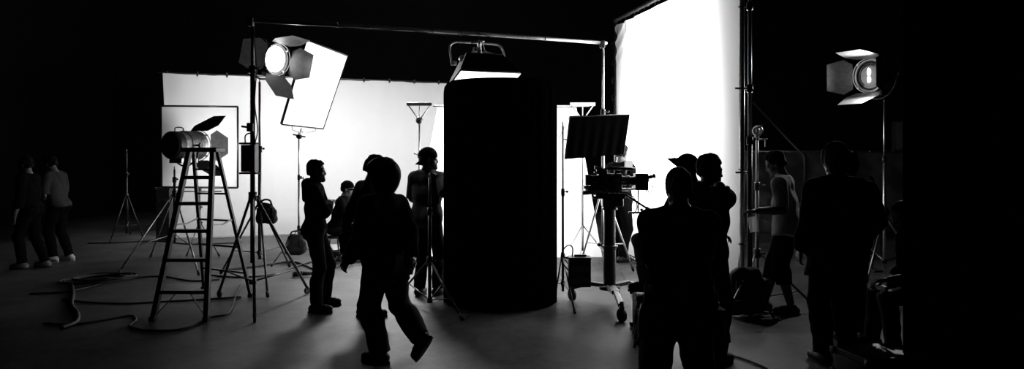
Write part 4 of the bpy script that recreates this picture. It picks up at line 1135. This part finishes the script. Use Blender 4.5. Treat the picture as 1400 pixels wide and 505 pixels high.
# tool belt on the near man
t = thing('tool_belt', 'fringed tool belt around the waist of the nearest man', 'belt', (PEOPLE['m7']['Hp']['L'] + PEOPLE['m7']['Hp']['R']) / 2 - V((0, 0, .0)))
m = MB(); m.sheet(48, 2, lambda u, v: V((.205 * math.cos(u * 2 * math.pi), .165 * math.sin(u * 2 * math.pi) - .01, .02 + v * .05))); m.build('belt_strap', NYL, t)
rs = random.Random(5)
for sx, n in ((-1, 12), (1, 6)):
    MB().tube([(sx * .21, -.03, .03), (sx * .225, -.03, -.12)], .014, 8).build('belt_loop', NYL, t)
    m = MB(); m.box((sx * .225, -.02, -.17), (.06, .14, .17), Matrix.Rotation(R(sx * -6), 3, 'Y'), .018); m.box((sx * .235, -.02, -.10), (.06, .15, .05), None, .012); m.build_pieces('tool_pouch', BAGM, t)
    for k in range(n):
        x, y = sx * (.225 + .03 * rs.random()), -.09 + .13 * rs.random()
        z = -.05 - .07 * rs.random()
        m = MB(); m.tube(smooth_path([(x, y, z), (x + sx * .02 * rs.random(), y - .02, z - .08), (x + sx * (.01 + .035 * rs.random()), y - .02 * rs.random(), z - .16 - .09 * rs.random())], 5), .006 + .005 * rs.random(), 6)
        m.ball((x, y - .01, z), .012)
        m.build('tassel' if k % 3 else 'karabiner', NYL if k % 3 else STEEL, t)
# paper in the hands of the man in shorts
hp = PEOPLE['m10']['hands']['L'][0]
t = MB().sheet(8, 10, lambda u, v: hp + V((-.02 + u * .09 + .03 * v, -.03 + .02 * math.sin(u * 5), -.03 - v * .16 + .02 * u))).build('paper_sheet', cloth_mat('white_paper', .6, .2))
tag(t, 'crumpled white paper in the hand of the man in shorts', 'paper')
# device in the hands of the seated person at right
a, b = PEOPLE['m14']['hands']['L'][0], PEOPLE['m14']['hands']['R'][0]
t = thing('handset', 'small device held by the seated person at far right', 'device', (a + b) / 2)
MB().box((0, 0, 0), (.03, (a - b).length * .9, .05), None, .008).build('body', BLKM, t)
MB().box((.017, 0, 0), (.004, (a - b).length * .6, .036)).build('screen', BLK, t)
MB().cyl((0, 0, .02), (0, 0, .07), .006).build('aerial', RUB, t)

def stool(label, pos, h, r=.17, name='stool'):
    t = thing(name, label, 'stool', pos)
    MB().lathe([(.01, h - .05), (r * .9, h - .05), (r, h - .035), (r, h - .01), (r * .9, h), (.01, h)], Z, 28).build('seat', BLKM, t)
    for k in range(4):
        a = R(45 + 90 * k); e = V((math.cos(a) * r * 1.1, math.sin(a) * r * 1.1, .0)); MB().tube([V((math.cos(a) * r * .6, math.sin(a) * r * .6, h - .04)), e], .012).build('leg', DARKSTEEL, t)
    MB().torus((0, 0, h * .35), (0, 0, 1), r * .93, .008, 24).build('foot_ring', DARKSTEEL, t)
def under(k, dy=0):
    q = (PEOPLE[k]['Hp']['L'] + PEOPLE[k]['Hp']['R']) / 2 + PEOPLE[k]['M'].to_3x3() @ V((0, -.04, 0)); return V((q.x, q.y, 0))
stool('low dark stool under the person in the rimmed cap', under('m5'), .40)
stool('dark stool under the person seated before the tarpaulin', under('m13'), .44)
stool('dark stool under the seated person at far right', under('m14'), .42)

def crate(name, label, cat, pos, sz, m, yaw=0, lid=True):
    t = thing(name, label, cat, pos, (0, 0, R(yaw)))
    x, y, z = sz
    MB().box((0, 0, z * .38), (x, y, z * .76), None, .01).build('body', m, t)
    MB().box((0, 0, z * .88), (x * 1.01, y * 1.01, z * .22), None, .01).build('lid', m, t)
    k = MB()
    for sx in (-1, 1):
        for sy in (-1, 1):
            for zz in (.03, z - .03): k.box((sx * x / 2, sy * y / 2, zz), (.05, .05, .05), None, .014)
    k.build_pieces('corner', STEEL if m is not BLK else DARKSTEEL, t)
    for sx in (-1, 1): MB().box((sx * x * .25, -y / 2 - .006, z * .76), (.05, .014, .06), None, .004).build('latch', STEEL if m is not BLK else DARKSTEEL, t)
    MB().tube(smooth_path([(-.07, -y / 2, z * .45), (-.06, -y / 2 - .035, z * .45), (.06, -y / 2 - .035, z * .45), (.07, -y / 2, z * .45)], 4), .008, 8).build('handle', RUB, t)
    return t
crate('apple_box', 'low dark box under the raised foot of the person in the turned-up cap', 'box', V((1.325, 7.06, 0)), (.27, .36, .385), BLK, 0)
crate('flight_case', 'low black case on the floor at the lower right', 'case', V(((1203 - 700) * .0056, 5.56, 0)), (.55, .40, .22), BLK, 12)
crate('equipment_case', 'tall narrow black case at the left end of the backdrop', 'case', V(((228 - 700) * .0146, 14.55, 0)), (.26, .26, 1.08), BLK, 0)
crate('storage_box', 'pale box far back, just left of the tall chrome lamp stand', 'box', V(((1189 - 700) * .0146, 14.8, 0)), (.26, .26, .45), mat('pale_plastic', .25, .6), 0)
crate('lidded_crate', 'dim crate with a white top edge behind the man in shorts', 'crate', V(((1106 - 700) * .0138, 14.2, 0)), (.5, .4, .78), mat('dim_plastic', .12, .6), 0)
# plug boxes and cables on the floor
def cable(label, pts, r=.014, n=10, name='cable'):
    o = MB().tube(smooth_path([V((p.x, p.y, r + .002 + dz)) for p, dz in [(fl(*q[:2]), q[2] if len(q) > 2 else 0) for q in pts]], n), r, 8).build(name, CABLE)
    return tag(o, label, 'cable')
cable('floor cable running from the far left dark to the lamp stand behind the ladder', [(40, 404), (95, 400), (150, 388), (190, 381), (224, 380), (262, 386), (300, 384)], .013)
cable('floor cable looping along the front of the ladder feet', [(60, 445), (100, 446), (140, 440), (178, 434), (186, 440), (178, 449), (205, 455), (250, 452), (285, 437), (312, 430), (322, 408), (329, 391)], .013)
cable('long straight cable across the floor left of the ladder', [(85, 412), (130, 416), (175, 417), (215, 415), (270, 412), (330, 408)], .012)
cable('cable running right past the stand feet to the man in profile', [(285, 378), (330, 381), (375, 376), (405, 366), (432, 358), (455, 353)], .014)
cable('cable behind the legs of the man in profile', [(300, 372), (350, 366), (400, 360), (440, 372), (475, 361), (505, 358)], .016)
cable('curved cable at the far left edge of the floor light', [(98, 392), (100, 405), (98, 420), (106, 432), (104, 444), (84, 452)], .022)
cable('thin cable on the floor at the lower right of the nearest man', [(968, 478), (985, 484), (1010, 491), (1040, 502), (1075, 520)], .010)
cable('cable from the pedestal trailing to the nearest man', [(850, 372), (856, 385), (862, 400), (868, 414), (880, 424)], .009)
cable('cable by the foot of the tall chrome lamp stand', [(1206, 372), (1194, 372), (1190, 360), (1196, 345), (1192, 332)], .012)
cable('cable along the foot of the backdrop at far left', [(120, 334), (160, 333), (215, 331), (260, 335), (330, 333)], .014)
# coil
m = MB(); rs = random.Random(11)
for k in range(6):
    c = fl(122 + 5 * k, 385 + (k % 3)); c.z = .02 + .012 * k
    m.torus(c, (rs.uniform(-.03, .03), rs.uniform(-.03, .03), 1), .30 + .05 * rs.random(), .013, 36)
tag(m.build('cable_coil', CABLE), 'loose coil of cable on the floor left of the ladder', 'cable coil')
def plug(label, px, py, yaw):
    t = thing('cable_connector', label, 'connector', fl(px, py) + V((0, 0, .045)), (0, 0, R(yaw)))
    MB().cyl((-.11, 0, 0), (.02, 0, 0), .04).build('socket', RUB, t)
    MB().cyl((.02, 0, 0), (.16, 0, 0), .032, .026).build('plug', RUB, t)
    m = MB(); m.torus((.02, 0, 0), (1, 0, 0), .042, .007, 20); m.torus((-.1, 0, 0), (1, 0, 0), .042, .006, 20); m.build_pieces('collar', DARKSTEEL, t)
plug('thick cable connector on the floor just right of the man in profile', 469, 358, 20)
plug('thick cable connector on the floor left of the man in profile', 411, 379, 15)
t = thing('floor_lamp_head', 'small dark lamp head on the floor right of the man in profile', 'lamp', fl(458, 352), (0, 0, R(30)))
MB().box((0, 0, .10), (.16, .22, .16), Matrix.Rotation(R(20), 3, 'X'), .015).build('housing', BLKM, t)
MB().cyl((0, .08, .12), (0, .15, .14), .06, .07).build('hood', BLKM, t)
MB().tube([V((-.10, 0, .0)), V((-.10, 0, .12))], .012).build('bracket', BLKM, t); MB().tube([V((.10, 0, .0)), V((.10, 0, .12))], .012).build('bracket', BLKM, t)

GROUPS = {'person': 'film crew around the set', 'stand': 'light stands on the studio floor', 'spotlight': 'spotlights with barn doors', 'sandbag': 'sandbags on the stands',
          'cable': 'cables lying on the floor', 'stool': 'dark stools under the seated crew', 'connector': 'cable connectors on the floor', 'screen': 'white silk screens on frames'}
for o in scene.objects:
    if o.parent is None and o.get('category') in GROUPS: o['group'] = GROUPS[o['category']]
